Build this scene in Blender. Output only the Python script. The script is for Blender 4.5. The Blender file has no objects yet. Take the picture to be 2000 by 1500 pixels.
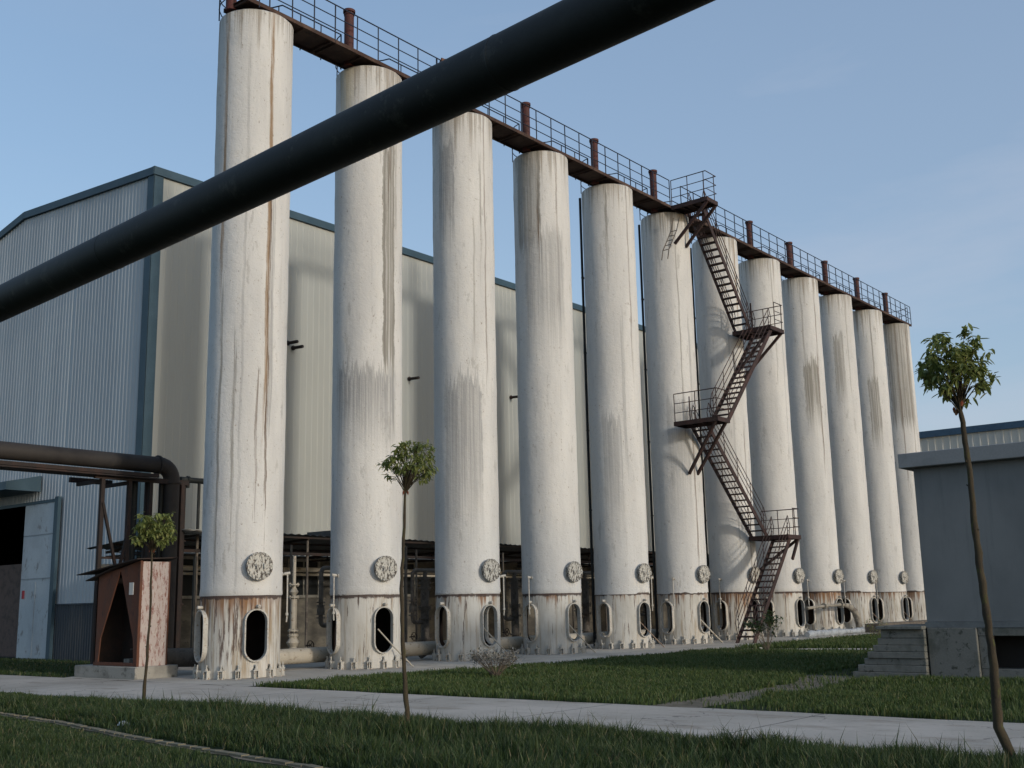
import bpy, math, random
import numpy as np
from mathutils import Vector, Matrix
random.seed(7); RNG = np.random.default_rng(7)
sc = bpy.context.scene
R = math.radians
PI = math.pi
# World axes: x runs along the row of tanks, y runs from the camera side towards the warehouse, z is up.
# ------------------------------------------------------------------ camera
CAM = Vector((-17.58, -23.20, 1.60)); HEAD = 0.6838; PITCH = 0.19648; ROLL = -0.02017
def to_row(x, y, z):
    return Vector((x*math.sin(HEAD)+y*math.cos(HEAD), -x*math.cos(HEAD)+y*math.sin(HEAD), z))
Fw = to_row(0, math.cos(PITCH), math.sin(PITCH)); Up = to_row(0, -math.sin(PITCH), math.cos(PITCH)); Rt = to_row(1, 0, 0)
R2 = math.cos(ROLL)*Rt+math.sin(ROLL)*Up; U2 = -math.sin(ROLL)*Rt+math.cos(ROLL)*Up
cd = bpy.data.cameras.new('camera'); cam = bpy.data.objects.new('camera', cd); sc.collection.objects.link(cam)
cam.matrix_world = Matrix(((R2.x, U2.x, -Fw.x, CAM.x), (R2.y, U2.y, -Fw.y, CAM.y), (R2.z, U2.z, -Fw.z, CAM.z), (0, 0, 0, 1)))
cd.sensor_width = 36; cd.lens = 36*2172.75/2000; cd.clip_start = 0.1; cd.clip_end = 3000
sc.camera = cam
# ------------------------------------------------------------------ light
SUN_EL = R(13); SX, SY = -0.07, -1.0
SKY_STRENGTH = 0.15; SUN_STRENGTH = 1.3; EXPOSURE = 0.45
w = bpy.data.worlds.new('World'); sc.world = w; w.use_nodes = True
nt = w.node_tree; nt.nodes.clear()
o = nt.nodes.new('ShaderNodeOutputWorld'); bg = nt.nodes.new('ShaderNodeBackground'); sky = nt.nodes.new('ShaderNodeTexSky')
sky.sky_type = 'NISHITA'; sky.sun_disc = False; sky.sun_elevation = SUN_EL; sky.sun_rotation = math.atan2(SX, SY)
sky.air_density = 1.1; sky.dust_density = 1.5; sky.ozone_density = 1.6
bg.inputs[1].default_value = SKY_STRENGTH
tc = nt.nodes.new('ShaderNodeTexCoord'); mp = nt.nodes.new('ShaderNodeMapping'); mp.inputs['Scale'].default_value = (1.2, 1.2, 4.5)
nz = nt.nodes.new('ShaderNodeTexNoise'); nz.inputs['Scale'].default_value = 1.7; nz.inputs['Detail'].default_value = 7; nz.inputs['Roughness'].default_value = .58
nz.inputs['Distortion'].default_value = .35
rp = nt.nodes.new('ShaderNodeValToRGB'); rp.color_ramp.elements[0].position = .47; rp.color_ramp.elements[1].position = .80
rp.color_ramp.elements[0].color = (.16, .16, .16, 1); rp.color_ramp.elements[1].color = (.70, .70, .70, 1)
mx = nt.nodes.new('ShaderNodeMix'); mx.data_type = 'RGBA'; mx.inputs[7].default_value = (2.5, 2.75, 3.3, 1)
nt.links.new(tc.outputs['Generated'], mp.inputs[0]); nt.links.new(mp.outputs[0], nz.inputs['Vector']); nt.links.new(nz.outputs[0], rp.inputs[0])
vd = nt.nodes.new('ShaderNodeVectorMath'); vd.operation = 'DOT_PRODUCT'; vd.inputs[1].default_value = (.93, .10, -.35)
mr = nt.nodes.new('ShaderNodeMapRange'); mr.interpolation_type = 'SMOOTHSTEP'; mr.inputs[1].default_value = .30; mr.inputs[2].default_value = .80; mr.inputs[3].default_value = .15; mr.inputs[4].default_value = 1.0
mm = nt.nodes.new('ShaderNodeMath'); mm.operation = 'MULTIPLY'; nt.links.new(tc.outputs['Generated'], vd.inputs[0]); nt.links.new(vd.outputs['Value'], mr.inputs[0]); nt.links.new(mr.outputs[0], mm.inputs[0]); nt.links.new(rp.outputs[0], mm.inputs[1]); nt.links.new(mm.outputs[0], mx.inputs[0]); hz = nt.nodes.new('ShaderNodeMix'); hz.data_type = 'RGBA'; hz.inputs[0].default_value = .45; hz.inputs[7].default_value = (1.25, 1.90, 2.95, 1)
nt.links.new(sky.outputs[0], hz.inputs[6]); nt.links.new(hz.outputs[2], mx.inputs[6]); nt.links.new(mx.outputs[2], bg.inputs[0]); nt.links.new(bg.outputs[0], o.inputs[0])
sl = bpy.data.lights.new('sun', 'SUN'); so = bpy.data.objects.new('sun', sl); sc.collection.objects.link(so)
sl.energy = SUN_STRENGTH; sl.angle = R(4.0); sl.color = (1.0, .93, .83)
sd = Vector((SX, SY, math.tan(SUN_EL)*math.hypot(SX, SY))).normalized()
so.rotation_euler = sd.to_track_quat('Z', 'Y').to_euler()
sc.view_settings.view_transform = 'Standard'; sc.view_settings.look = 'None'; sc.view_settings.exposure = EXPOSURE; sc.view_settings.gamma = 1

# ------------------------------------------------------------------ helpers: tagging
COL = sc.collection
def tag(ob, label=None, cat=None, group=None, kind=None):
    if label: ob['label'] = label
    if cat: ob['category'] = cat
    if group: ob['group'] = group
    if kind: ob['kind'] = kind
    return ob
def empty(name, loc, label, cat, group=None):
    e = bpy.data.objects.new(name, None); e.empty_display_size = .3; e.location = loc; COL.objects.link(e)
    return tag(e, label, cat, group)
class MB:
    def __init__(s): s.v = []; s.f = []
    def add(s, vs, fs):
        n = len(s.v); s.v += [tuple(p) for p in vs]; s.f += [tuple(n+i for i in f) for f in fs]; return s
    def box(s, x0, x1, y0, y1, z0, z1):
        return s.add([(x0, y0, z0), (x1, y0, z0), (x1, y1, z0), (x0, y1, z0), (x0, y0, z1), (x1, y0, z1), (x1, y1, z1), (x0, y1, z1)],
                     [(0, 3, 2, 1), (4, 5, 6, 7), (0, 1, 5, 4), (1, 2, 6, 5), (2, 3, 7, 6), (3, 0, 4, 7)])
    def beam(s, a, b, wd, ht, up=(0, 0, 1)):
        a = Vector(a); b = Vector(b); d = (b-a).normalized(); u = Vector(up)
        if abs(d.dot(u)) > .98: u = Vector((1, 0, 0))
        r = d.cross(u).normalized(); u = r.cross(d).normalized(); vs = []
        for p in (a, b):
            for sx, sz in ((-1, -1), (1, -1), (1, 1), (-1, 1)): vs.append(p+r*sx*wd/2+u*sz*ht/2)
        return s.add(vs, [(0, 1, 2, 3), (7, 6, 5, 4), (0, 4, 5, 1), (1, 5, 6, 2), (2, 6, 7, 3), (3, 7, 4, 0)])
    def tube(s, pts, r, n=8, cap=True):
        pts = [Vector(p) for p in pts]; rs = r if isinstance(r, (list, tuple)) else [r]*len(pts)
        rings = []; prev = None
        for i, p in enumerate(pts):
            d = ((pts[i]-pts[i-1]).normalized() if i else Vector()) + ((pts[i+1]-pts[i]).normalized() if i < len(pts)-1 else Vector())
            d.normalize()
            if prev is None:
                x = d.orthogonal().normalized()
            else:
                x = (prev-d*prev.dot(d)).normalized()
            prev = x; y = d.cross(x)
            k = 1.0
            if 0 < i < len(pts)-1:
                k = 1/max(.5, math.cos((pts[i]-pts[i-1]).angle(pts[i+1]-pts[i])/2))
            rings.append([p+(x*math.cos(2*PI*j/n)+y*math.sin(2*PI*j/n))*rs[i]*(1+(k-1)*.5) for j in range(n)])
        vs = [q for ring in rings for q in ring]; fs = []
        for i in range(len(pts)-1):
            for j in range(n):
                a = i*n+j; b = i*n+(j+1) % n; fs.append((a, b, b+n, a+n))
        if cap: fs.append(tuple(range(n-1, -1, -1))); fs.append(tuple(len(vs)-n+j for j in range(n)))
        return s.add(vs, fs)
    def cyl(s, a, b, r, n=16): return s.tube([a, b], r, n)
    def prism(s, poly, z0, z1):
        n = len(poly); z0s = z0 if isinstance(z0, (list, tuple)) else [z0]*n
        vs = [(x, y, z0s[i]) for i, (x, y) in enumerate(poly)]+[(x, y, z1) for x, y in poly]
        return s.add(vs, [tuple(range(n-1, -1, -1)), tuple(range(n, 2*n))]+[(i, (i+1) % n, n+(i+1) % n, n+i) for i in range(n)])
    def quad(s, a, b, c, d): return s.add([a, b, c, d], [(0, 1, 2, 3)])
    def mesh(s, name, mat, off=(0, 0, 0), smooth=True):
        me = bpy.data.meshes.new(name); ox, oy, oz = off
        me.from_pydata([(x-ox, y-oy, z-oz) for x, y, z in s.v], [], s.f); me.materials.append(mat)
        if smooth:
            me.polygons.foreach_set('use_smooth', [True]*len(me.polygons)); me.set_sharp_from_angle(angle=R(38))
        me.update(); return me
def root_of(o):
    while o.parent: o = o.parent
    return o
def part(name, mb, mat, parent, smooth=True, bevel=0):
    me = mb.mesh(name, mat, root_of(parent).location, smooth); ob = bpy.data.objects.new(name, me); COL.objects.link(ob); ob.parent = parent
    if bevel: bm_ = ob.modifiers.new('bevel', 'BEVEL'); bm_.width = bevel; bm_.segments = 2; bm_.limit_method = 'ANGLE'
    return ob
def single(name, mb, mat, loc, label=None, cat=None, group=None, kind=None, smooth=True, bevel=0):
    me = mb.mesh(name, mat, loc, smooth); ob = bpy.data.objects.new(name, me); ob.location = loc; COL.objects.link(ob)
    if bevel: bm_ = ob.modifiers.new('bevel', 'BEVEL'); bm_.width = bevel; bm_.segments = 2; bm_.limit_method = 'ANGLE'
    return tag(ob, label, cat, group, kind)
def copy_tree(ob, parent=None):
    c = ob.copy(); COL.objects.link(c); c.parent = parent
    for ch in ob.children: copy_tree(ch, c)
    return c
def arc(c, a, b, r0, n=6):   # rounded corner between directions a (incoming from) and b at corner c
    c = Vector(c); a = Vector(a).normalized(); b = Vector(b).normalized(); ctr = c+(a+b)*r0; pts = []
    for i in range(n+1):
        t = i/n*PI/2; pts.append(ctr-b*r0*math.cos(t)-a*r0*math.sin(t))
    return pts

# ------------------------------------------------------------------ helpers: materials
class NT:
    def __init__(s, name, rough=.8, metal=0., spec=.3):
        s.m = bpy.data.materials.new(name); s.m.use_nodes = True; s.t = s.m.node_tree; s.b = s.t.nodes['Principled BSDF']
        s.b.inputs['Roughness'].default_value = rough; s.b.inputs['Metallic'].default_value = metal
        s.b.inputs['Specular IOR Level'].default_value = spec
        s.co = s.n('ShaderNodeTexCoord').outputs['Object']
    def n(s, t): return s.t.nodes.new(t)
    def put(s, sock, v):
        if isinstance(v, bpy.types.NodeSocket): s.t.links.new(v, sock)
        elif isinstance(v, (tuple, list)) and len(v) == 3 and sock.type == 'RGBA': sock.default_value = (*v, 1)
        else: sock.default_value = v
    def math(s, op, a, b=0., c=0.):
        m = s.n('ShaderNodeMath'); m.operation = op
        s.put(m.inputs[0], a); s.put(m.inputs[1], b); s.put(m.inputs[2], c); return m.outputs[0]
    def mul(s, *a):
        r = a[0]
        for q in a[1:]: r = s.math('MULTIPLY', r, q)
        return r
    def map(s, scale, off=(0, 0, 0), src=None):
        m = s.n('ShaderNodeMapping'); m.inputs['Scale'].default_value = scale; s.put(m.inputs['Location'], off); s.put(m.inputs[0], src or s.co); return m.outputs[0]
    def noise(s, scale=(1, 1, 1), sc_=1., det=4, rough=.6, off=(0, 0, 0), dist=0.):
        m = s.n('ShaderNodeTexNoise'); s.put(m.inputs['Vector'], s.map(scale, off)); m.inputs['Scale'].default_value = sc_
        m.inputs['Detail'].default_value = det; m.inputs['Roughness'].default_value = rough; m.inputs['Distortion'].default_value = dist; return m.outputs[0]
    def ss(s, v, a, b):
        m = s.n('ShaderNodeMapRange'); m.interpolation_type = 'SMOOTHSTEP'; s.put(m.inputs[0], v); s.put(m.inputs[1], a); s.put(m.inputs[2], b); return m.outputs[0]
    def mix(s, f, a, b):
        m = s.n('ShaderNodeMix'); m.data_type = 'RGBA'; s.put(m.inputs[0], f); s.put(m.inputs[6], a); s.put(m.inputs[7], b); return m.outputs[2]
    def xyz(s):
        m = s.n('ShaderNodeSeparateXYZ'); s.put(m.inputs[0], s.co); return m.outputs
    def bump(s, h, st=.3, d=.02):
        m = s.n('ShaderNodeBump'); m.inputs['Strength'].default_value = st; m.inputs['Distance'].default_value = d; s.put(m.inputs['Height'], h); s.t.links.new(m.outputs[0], s.b.inputs['Normal'])
    def col(s, c): s.put(s.b.inputs['Base Color'], c); return s
def worn(name, c, c2, rough=.8, metal=0., scale=(3, 3, 3), lo=.45, hi=.65, c3=None, bump=.2, fine=25):
    t = NT(name, rough, metal); k = t.mix(t.ss(t.noise(scale, 1, 6, .65), lo, hi), c, c2)
    if c3: k = t.mix(t.ss(t.noise(tuple(q*3 for q in scale), 1, 6, .7, (7, 3, 1)), .56, .66), k, c3)
    f = t.noise((fine,)*3, 1, 3, .6); k = t.mix(t.mul(t.ss(f, .3, .7), .25), k, tuple(q*.6 for q in c)); t.col(k); t.bump(f, bump, .01); return t.m

RUST = worn('rusted dark steel', (.028, .022, .020), (.045, .027, .022), .85, .0, (2, 2, 2), c3=(.03, .022, .02))
STAIRM = worn('dark brown stair paint', (.038, .024, .023), (.065, .034, .030), .75, 0, (2, 2, 2), c3=(.07, .05, .042))
DECKM = worn('rusted deck plate', (.055, .032, .025), (.095, .060, .046), .9, 0, (1.2, 1.2, 1.2), c3=(.04, .03, .025))
STUBM = worn('red brown pipe paint', (.085, .028, .024), (.055, .023, .020), .7, 0, (2, 2, 1.), c3=(.035, .02, .018))
RAILM = worn('dark blue railing paint', (.010, .018, .040), (.018, .018, .026), .6, 0, (3, 3, 3))
BLACKPIPE = worn('black bitumen pipe', (.008, .010, .010), (.016, .019, .019), .62, 0, (1, 1, 1), .4, .7, (.035, .036, .033), .1)
LOWPIPE = worn('dark brown insulated pipe', (.035, .031, .029), (.018, .016, .016), .7, 0, (1, 1, 1), .4, .7, None, .15)
OLDSTEEL = worn('old grey brown steel', (.13, .112, .093), (.065, .055, .048), .75, 0, (4, 4, 4), c3=(.16, .14, .115))
WHITEPIPE = worn('dirty cream pipe paint', (.42, .385, .32), (.30, .265, .21), .75, 0, (2, 2, 2), .5, .75, (.2, .15, .11))
TEAL = worn('dark teal metal trim', (.035, .070, .095), (.045, .085, .115), .5, 0, (1, 1, 1), bump=.03)
CONC = worn('weathered concrete', (.30, .29, .26), (.20, .19, .17), .92, 0, (1.5, 1.5, 1.5), c3=(.12, .115, .10), bump=.5)
DARKCONC = worn('mossy dark concrete', (.17, .17, .155), (.10, .105, .09), .95, 0, (2, 2, 2), c3=(.05, .055, .045), bump=.6)
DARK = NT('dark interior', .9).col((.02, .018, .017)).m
GLASS = NT('dark dusty glass', .5, 0, .25).col((.010, .012, .013)).m
FRAMEW = worn('weathered window frame', (.26, .25, .22), (.16, .155, .14), .8, 0, (3, 3, 3))
POLEM = worn('weathered wood pole', (.26, .20, .15), (.15, .10, .08), .9, 0, (5, 5, 5))
SLATE = worn('dark corrugated canopy sheet', (.085, .088, .088), (.05, .052, .053), .8, 0, (1.5, 1.5, 1.5), c3=(.14, .14, .13))

def tower_mat(i, marks):
    t = NT('whitewashed tank plaster %d' % i, .82, 0, .25); O = (i*7.3, i*3.1, i*11.7)
    x, y, z = t.xyz()
    base = t.mix(t.ss(t.noise((1.3, 1.3, .25), 1, 5, .6, O), .3, .7), (.60, .595, .575), (.51, .507, .495))
    fs = t.noise((7, 7, .22), 1, 6, .62, O)
    base = t.mix(t.mul(t.ss(fs, .56, .76), .22), base, (.29, .275, .25))
    base = t.mix(t.mul(t.ss(t.noise((14, 14, .5), 1, 5, .6, (O[1], O[2], 3)), .55, .70), .4), base, (.62, .61, .58))
    pn = t.noise((3.2, 3.2, .75), 1, 8, .74, (O[2], 4, O[0]))
    base = t.mix(t.mul(t.ss(pn, .60, .63), .42), base, (.29, .28, .26))
    # chips and specks
    sp = t.noise((9, 9, 5), 1, 5, .75, (O[0], 9, 2)); base = t.mix(t.mul(t.ss(sp, .64, .68), .85), base, (.24, .20, .165))
    sp2 = t.noise((26, 26, 16), 1, 2, .6, (O[0], 1, 5)); base = t.mix(t.mul(t.ss(sp2, .67, .71), .7), base, (.27, .24, .2))
    # dirt running down from the top rim
    zn = t.math('ADD', z, t.math('MULTIPLY', t.math('SUBTRACT', t.noise((8, 8, .05), 1, 5, .72, O), .5), 8.5))
    base = t.mix(t.mul(t.ss(zn, 16.7, 18.0), .65), base, (.20, .165, .12))
    fil = t.noise((17, 17, .16), 1, 4, .65, (O[0], O[1], 7)); jag = t.math('MULTIPLY', t.math('SUBTRACT', fil, .5), 7.0)
    fil2 = t.noise((26, 26, .5), 1, 5, .7, (O[2], 2, 7)); zj2 = t.math('ADD', z, t.math('ADD', t.math('MULTIPLY', t.math('SUBTRACT', fil, .5), 2.6), t.math('MULTIPLY', t.math('SUBTRACT', t.noise((3, 3, .3), 1, 3, .5, O), .5), 1.2)))
    zj = t.math('ADD', z, jag); wob = t.math('MULTIPLY', t.math('SUBTRACT', t.noise((.01, .01, .5), 1, 5, .6, O), .5), .16)
    rag = t.math('MULTIPLY', t.math('SUBTRACT', t.noise((6, 6, 2.2), 1, 5, .7, O), .5), .10)
    for (ang, wd, z0, z1, c, st, soft) in marks:
        a = R(ang); s_ = t.math('ADD', t.mul(x, -math.sin(a)), t.mul(y, math.cos(a))); fr = t.math('ADD', t.mul(x, math.cos(a)), t.mul(y, math.sin(a)))
        big = wd > 12
        s_ = t.math('ABSOLUTE', t.math('ADD', t.math('ADD', s_, wob), t.math('MULTIPLY', rag, 1.6 if big else .45)))
        wm = math.sin(R(wd)) * (1 if big else .85)
        m = t.mul(t.math('SUBTRACT', 1, t.ss(s_, wm*(.86 if big else .35), wm)), t.math('GREATER_THAN', fr, 0))
        if big: m = t.mul(m, t.ss(zj2, z0-soft*2, z0+soft*3), t.math('SUBTRACT', 1, t.ss(zj2, z1-.04, z1+.06)), st, t.math('ADD', .55, t.mul(t.ss(fil, .40, .55), .45)))
        else: m = t.mul(m, t.ss(zj, z0-soft, z0+soft*.3), t.math('SUBTRACT', 1, t.ss(zj, z1-.3, z1+.3)), st, t.math('ADD', .45, t.mul(t.ss(fil2, .42, .54), .55)))
        base = t.mix(m, base, c)
    t.col(base)
    h = t.math('ADD', t.noise((6, 6, 6), 1, 6, .6, O), t.mul(t.noise((1.2, 1.2, 1.5), 1, 3, .5, O), 1.2)); h = t.math('ADD', h, t.mul(t.noise((22, 22, 22), 1, 4, .6, O), .5)); t.bump(h, .6, .03)
    return t.m
def skirt_mat(i, rust):
    t = NT('stained tank skirt paint %d' % i, .85, 0, .25); O = (i*5.3, i*2.7, i*1.7); x, y, z = t.xyz()
    base = t.mix(t.ss(t.noise((2, 2, 1), 1, 5, .6, O), .35, .7), (.54, .53, .495), (.45, .435, .395))
    st = t.noise((9, 9, .6), 1, 6, .65, O)
    base = t.mix(t.mul(t.ss(st, .50-.05*rust, .64), .35+.4*rust), base, (.26, .185, .10))
    zr = t.math('ADD', z, t.math('MULTIPLY', t.math('SUBTRACT', t.noise((7, 7, .3), 1, 5, .7, O), .5), 3.0))
    side = t.ss(t.math('ADD', t.mul(x, math.cos(R(-150))), t.mul(y, math.sin(R(-150)))), -.1, .75)
    base = t.mix(t.mul(t.ss(zr, 2.0-.8*rust, 2.3-.3*rust), .9, t.math('ADD', .35, t.mul(side, .65))), base, (.20, .095, .038))
    dk = t.noise((12, 12, .8), 1, 6, .7, (O[2], 3, 8)); low = t.ss(z, .15, .6)
    base = t.mix(t.mul(t.ss(dk, .60-.075*rust, .64-.05*rust), .9, low, t.math('ADD', .45, t.mul(side, .55))), base, (.085, .055, .045))
    base = t.mix(t.mul(t.ss(t.noise((15, 15, .5), 1, 3, .6, (1, O[0], 4)), .62, .68), .8), base, (.56, .54, .49))
    base = t.mix(t.mul(t.math('SUBTRACT', 1, t.ss(z, .0, .3)), .45), base, (.48, .46, .42))
    se = t.math('ADD', z, t.math('MULTIPLY', t.math('SUBTRACT', t.noise((5, 5, 5), 1, 5, .7, O), .5), .26)); base = t.mix(t.mul(t.ss(se, 1.86, 1.91), .92), base, (.06, .042, .038))
    t.col(base); t.bump(t.noise((9, 9, 9), 1, 5, .6, O), .35, .02); return t.m
COVERM = NT('chipped white cover paint', .8)
_m = COVERM.ss(COVERM.noise((17, 17, 8), 1, 7, .78, (1, 2, 3)), .50, .54); COVERM.col(COVERM.mix(_m, (.46, .45, .41), (.075, .065, .058))); COVERM = COVERM.m
COLLARM = worn('whitewashed collar paint', (.47, .455, .415), (.35, .325, .28), .85, 0, (4, 4, 4), .5, .7, (.25, .16, .09))
def ribbed(name, c, c2, horiz):
    t = NT(name, .5, 0, .4); k = t.mix(t.ss(t.noise(horiz, 1, 4, .5), .35, .7), c, c2)
    k = t.mix(t.mul(t.ss(t.noise((.6, .6, .25), 1, 5, .6, (3, 3, 3)), .45, .75), .25), k, tuple(q*.75 for q in c)); t.col(k); return t.m
WALLM = ribbed('cream corrugated cladding', (.365, .372, .34), (.335, .348, .328), (.9, .9, .04))
GABLEM = ribbed('pale grey blue cladding', (.36, .395, .42), (.42, .455, .475), (.9, .9, .04))
FARM = ribbed('far pale cladding', (.50, .50, .46), (.45, .46, .44), (.9, .9, .04))
MASONRY = worn('stained and shade toned masonry plinth', (.17, .155, .125), (.07, .066, .06), .92, 0, (.55, .55, 1.2), .36, .60, (.07, .065, .06), .4)  # real stains, with the canopy's shade also put into the dark tones
WAINSCOT = worn('dark blue grey wainscot sheet', (.050, .060, .072), (.075, .080, .085), .7, 0, (3, 3, .4))
DOORM = worn('pale blue door sheet', (.42, .47, .50), (.36, .40, .43), .6, 0, (1, 1, .6), c3=(.22, .22, .22), bump=.05)

# ------------------------------------------------------------------ ground
def sheet(name, poly, z, mat, label, kind='structure'):
    mb = MB(); mb.add([(x, y, z) for x, y in poly], [tuple(range(len(poly)))]); return single(name, mb, mat, (0, 0, 0), label, None, None, kind, smooth=False)
t = NT('grass soil', .95, 0, .1)
k = t.mix(t.ss(t.noise((.8, .8, .8), 1, 6, .65), .4, .65), (.022, .034, .014), (.040, .046, .022)); k = t.mix(t.ss(t.noise((2, 2, 2), 1, 6, .7, (5, 5, 0)), .62, .72), k, (.085, .070, .05))
t.col(k); t.bump(t.noise((12, 12, 12), 1, 4), .6, .04); SOIL = t.m
def concrete_ground(name, c1, c2, c3, wet=0):
    t = NT(name, .85, 0, .3)
    k = t.mix(t.ss(t.noise((.35, .35, .35), 1, 7, .6), .35, .65), c1, c2)
    k = t.mix(t.mul(t.ss(t.noise((1.6, .5, 1), 1, 7, .72, (4, 2, 0)), .50, .66), .6), k, c3)
    k = t.mix(t.mul(t.ss(t.noise((5, 5, 5), 1, 6, .8, (9, 2, 0)), .60, .70), .5), k, (.62, .585, .54))
    k = t.mix(t.mul(t.ss(t.noise((18, 18, 18), 1, 3, .7), .55, .75), .35), k, tuple(q*.5 for q in c3))
    if wet:
        x, y, z = t.xyz(); ax = t.math('ADD', y, t.math('MULTIPLY', t.math('SUBTRACT', t.noise((2, 2, 2), 1, 3, .6), .5), .05))
        j = t.math('LESS_THAN', t.math('ABSOLUTE', t.math('SUBTRACT', t.math('FRACT', t.math('MULTIPLY', ax, 1/wet)), .5)), .006)
        k = t.mix(t.mul(j, .7), k, (.10, .095, .085))
        vo = t.n('ShaderNodeTexVoronoi'); vo.feature = 'DISTANCE_TO_EDGE'; vo.inputs['Scale'].default_value = .45; wv = t.n('ShaderNodeVectorMath'); wv.operation = 'ADD'; nn = t.n('ShaderNodeTexNoise'); nn.inputs['Scale'].default_value = 1.6; nn.inputs['Detail'].default_value = 5
        t.put(nn.inputs['Vector'], t.co); t.put(wv.inputs[0], t.co); t.put(wv.inputs[1], nn.outputs['Color']); t.put(vo.inputs['Vector'], wv.outputs[0])
        k = t.mix(t.mul(t.math('LESS_THAN', vo.outputs['Distance'], .006), t.ss(t.noise((.3, .3, .3), 1, 2, .5, (8, 8, 8)), .45, .6), .75), k, (.12, .11, .10))
    t.col(k); t.bump(t.noise((14, 14, 14), 1, 6, .7), .35, .015); return t.m
PATHM = concrete_ground('worn concrete path', (.50, .445, .385), (.37, .33, .28), (.24, .20, .155), 3.6)
APRONM = concrete_ground('pale concrete apron', (.50, .455, .39), (.40, .36, .305), (.26, .225, .175), 4.26)
DIRT = worn('trodden dirt', (.20, .165, .12), (.12, .10, .07), .95, 0, (1.5, 1.5, 1.5), c3=(.07, .07, .035), bump=.5)
sheet('ground', [(-400, -400), (600, -400), (600, 600), (-400, 600)], 0.0, SOIL, 'dark green lawn ground')
def wobble(pts, amp, step=.35):
    out = []
    for i in range(len(pts)):
        a = Vector(pts[i]); b = Vector(pts[(i+1) % len(pts)]); n = max(1, min(220, int((b-a).length/step)))
        nn = Vector((-(b-a).y, (b-a).x)).normalized()
        for j in range(n):
            p = a+(b-a)*j/n; q = p+nn*random.uniform(-amp, amp)*(1 if j else 0); out.append((q.x, q.y))
    return out
sheet('path', wobble([(-5.78, -45), (-2.15, -45), (-2.15, 50), (-5.78, 50)], .035), .008, PATHM, 'pale concrete path')
sheet('tank_apron', wobble([(-2.15, -3.15), (2.2, -3.5), (7, -4.15), (12, -4.1), (20, -4.4), (34, -4.3), (60, -4.2), (60, 10.3), (3.6, 10.3), (1.2, 6.0), (-1.0, 5.0), (-2.15, 4.4)], .05), .012, APRONM, 'concrete apron under the tanks')
sheet('cross_path', wobble([(15.6, -4.4), (17.2, -4.4), (18.6, -9.2), (18.8, -30), (16.6, -30), (16.2, -9.0)], .05), .010, PATHM, 'narrow concrete cross path')
sheet('dirt_track', wobble([(-2.15, -14.2), (0, -14.25), (2.5, -14.3), (5.4, -14.3), (5.6, -12.3), (3.5, -13.1), (1, -13.35), (-2.15, -13.3)], .09), .010, DIRT, 'trodden dirt track to the steps')
kerb = MB(); kp = [(-8.15, -2.0), (-8.2, -4.5), (-8.5, -7.0), (-9.02, -9.6), (-9.66, -13.9), (-10.2, -17.5), (-10.9, -23)]
for i in range(len(kp)-1):
    a = Vector((*kp[i], .015)); b = Vector((*kp[i+1], .015)); n = 14
    for j in range(n): 
        p = a+(b-a)*j/n; q = a+(b-a)*(j+.96)/n; kerb.beam(p+Vector((random.uniform(-.02, .02), 0, random.uniform(-.012, .004))), q, .10, .03)
sheet('worn_strip', wobble([(p[0]-.10, p[1]) for p in kp]+[(p[0]+.10, p[1]) for p in reversed(kp)], .05, .25), .006, DIRT, 'worn bare earth line through the foreground grass')
single('kerb', kerb, worn('old kerb concrete', (.20, .175, .12), (.13, .11, .075), .95, 0, (3, 3, 3)), (-9, -10, 0), 'thin worn kerb line through the grass', None, None, 'structure', smooth=False)
# ------------------------------------------------------------------ warehouse
WV = 10.4
def ztop(v):
    if v < 19.72: return 17.0+(v-WV)*.060
    return 17.56-(v-19.72)*.195
def rib_profile(s0, s1, pitch=.25, rib=.05, d=.022):
    out = []; s = s0
    while s < s1-pitch*.5:
        out += [(s, 0), (s+pitch-rib-.03, 0), (s+pitch-rib, d), (s+pitch-.015, d)]; s += pitch
    out.append((s1, 0)); return out
def ribwall(mb, prof, place, z0, z1f):
    n = len(mb.v); vs = []; fs = []
    for s, d in prof: vs.append(place(s, d, z0)); vs.append(place(s, d, z1f(s)))
    for i in range(len(prof)-1): fs.append((2*i, 2*i+2, 2*i+3, 2*i+1))
    mb.add(vs, fs)
wh = empty('warehouse', (3.6, WV, 0), 'large corrugated warehouse with cream side wall and dark teal trim behind the tanks', 'warehouse')
m = MB(); ribwall(m, rib_profile(3.9, 70, .30, .03, .014), lambda s, d, z: (s, WV-d, z), 3.55, lambda s: 17.0); part('side_wall', m, WALLM, wh, smooth=False)
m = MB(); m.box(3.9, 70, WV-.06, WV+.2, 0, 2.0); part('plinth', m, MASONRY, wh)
m = MB(); m.box(3.9, 70, WV-.035, WV+.2, 2.003, 3.6); part('lower_wall', m, worn('lower wall with painted shade', (.13, .12, .10), (.045, .043, .04), .95, 0, (.8, .8, 1.3), .38, .58, (.22, .20, .16), .3), wh)  # dark tones paint in the canopy's shade on this wall
m = MB()
ribwall(m, rib_profile(WV+.3, 15.4, .22), lambda s, d, z: (3.6-d, s, z), 1.95, ztop)
ribwall(m, rib_profile(15.4, 17.8, .22), lambda s, d, z: (3.6-d, s, z), .0, ztop)
ribwall(m, rib_profile(17.8, 25, .22), lambda s, d, z: (3.6-d, s, z), 5.75, ztop)
ribwall(m, rib_profile(25, 34, .22), lambda s, d, z: (3.6-d, s, z), 0, ztop)
part('gable_wall', m, GABLEM, wh, smooth=False)
m = MB(); ribwall(m, rib_profile(WV+.05, 15.4, .16, .04, .03), lambda s, d, z: (3.57-d, s, z), 0, lambda s: 1.95); m.box(3.52, 3.62, WV+.05, 15.4, 1.93, 1.98); part('wainscot', m, WAINSCOT, wh, smooth=False)
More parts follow.
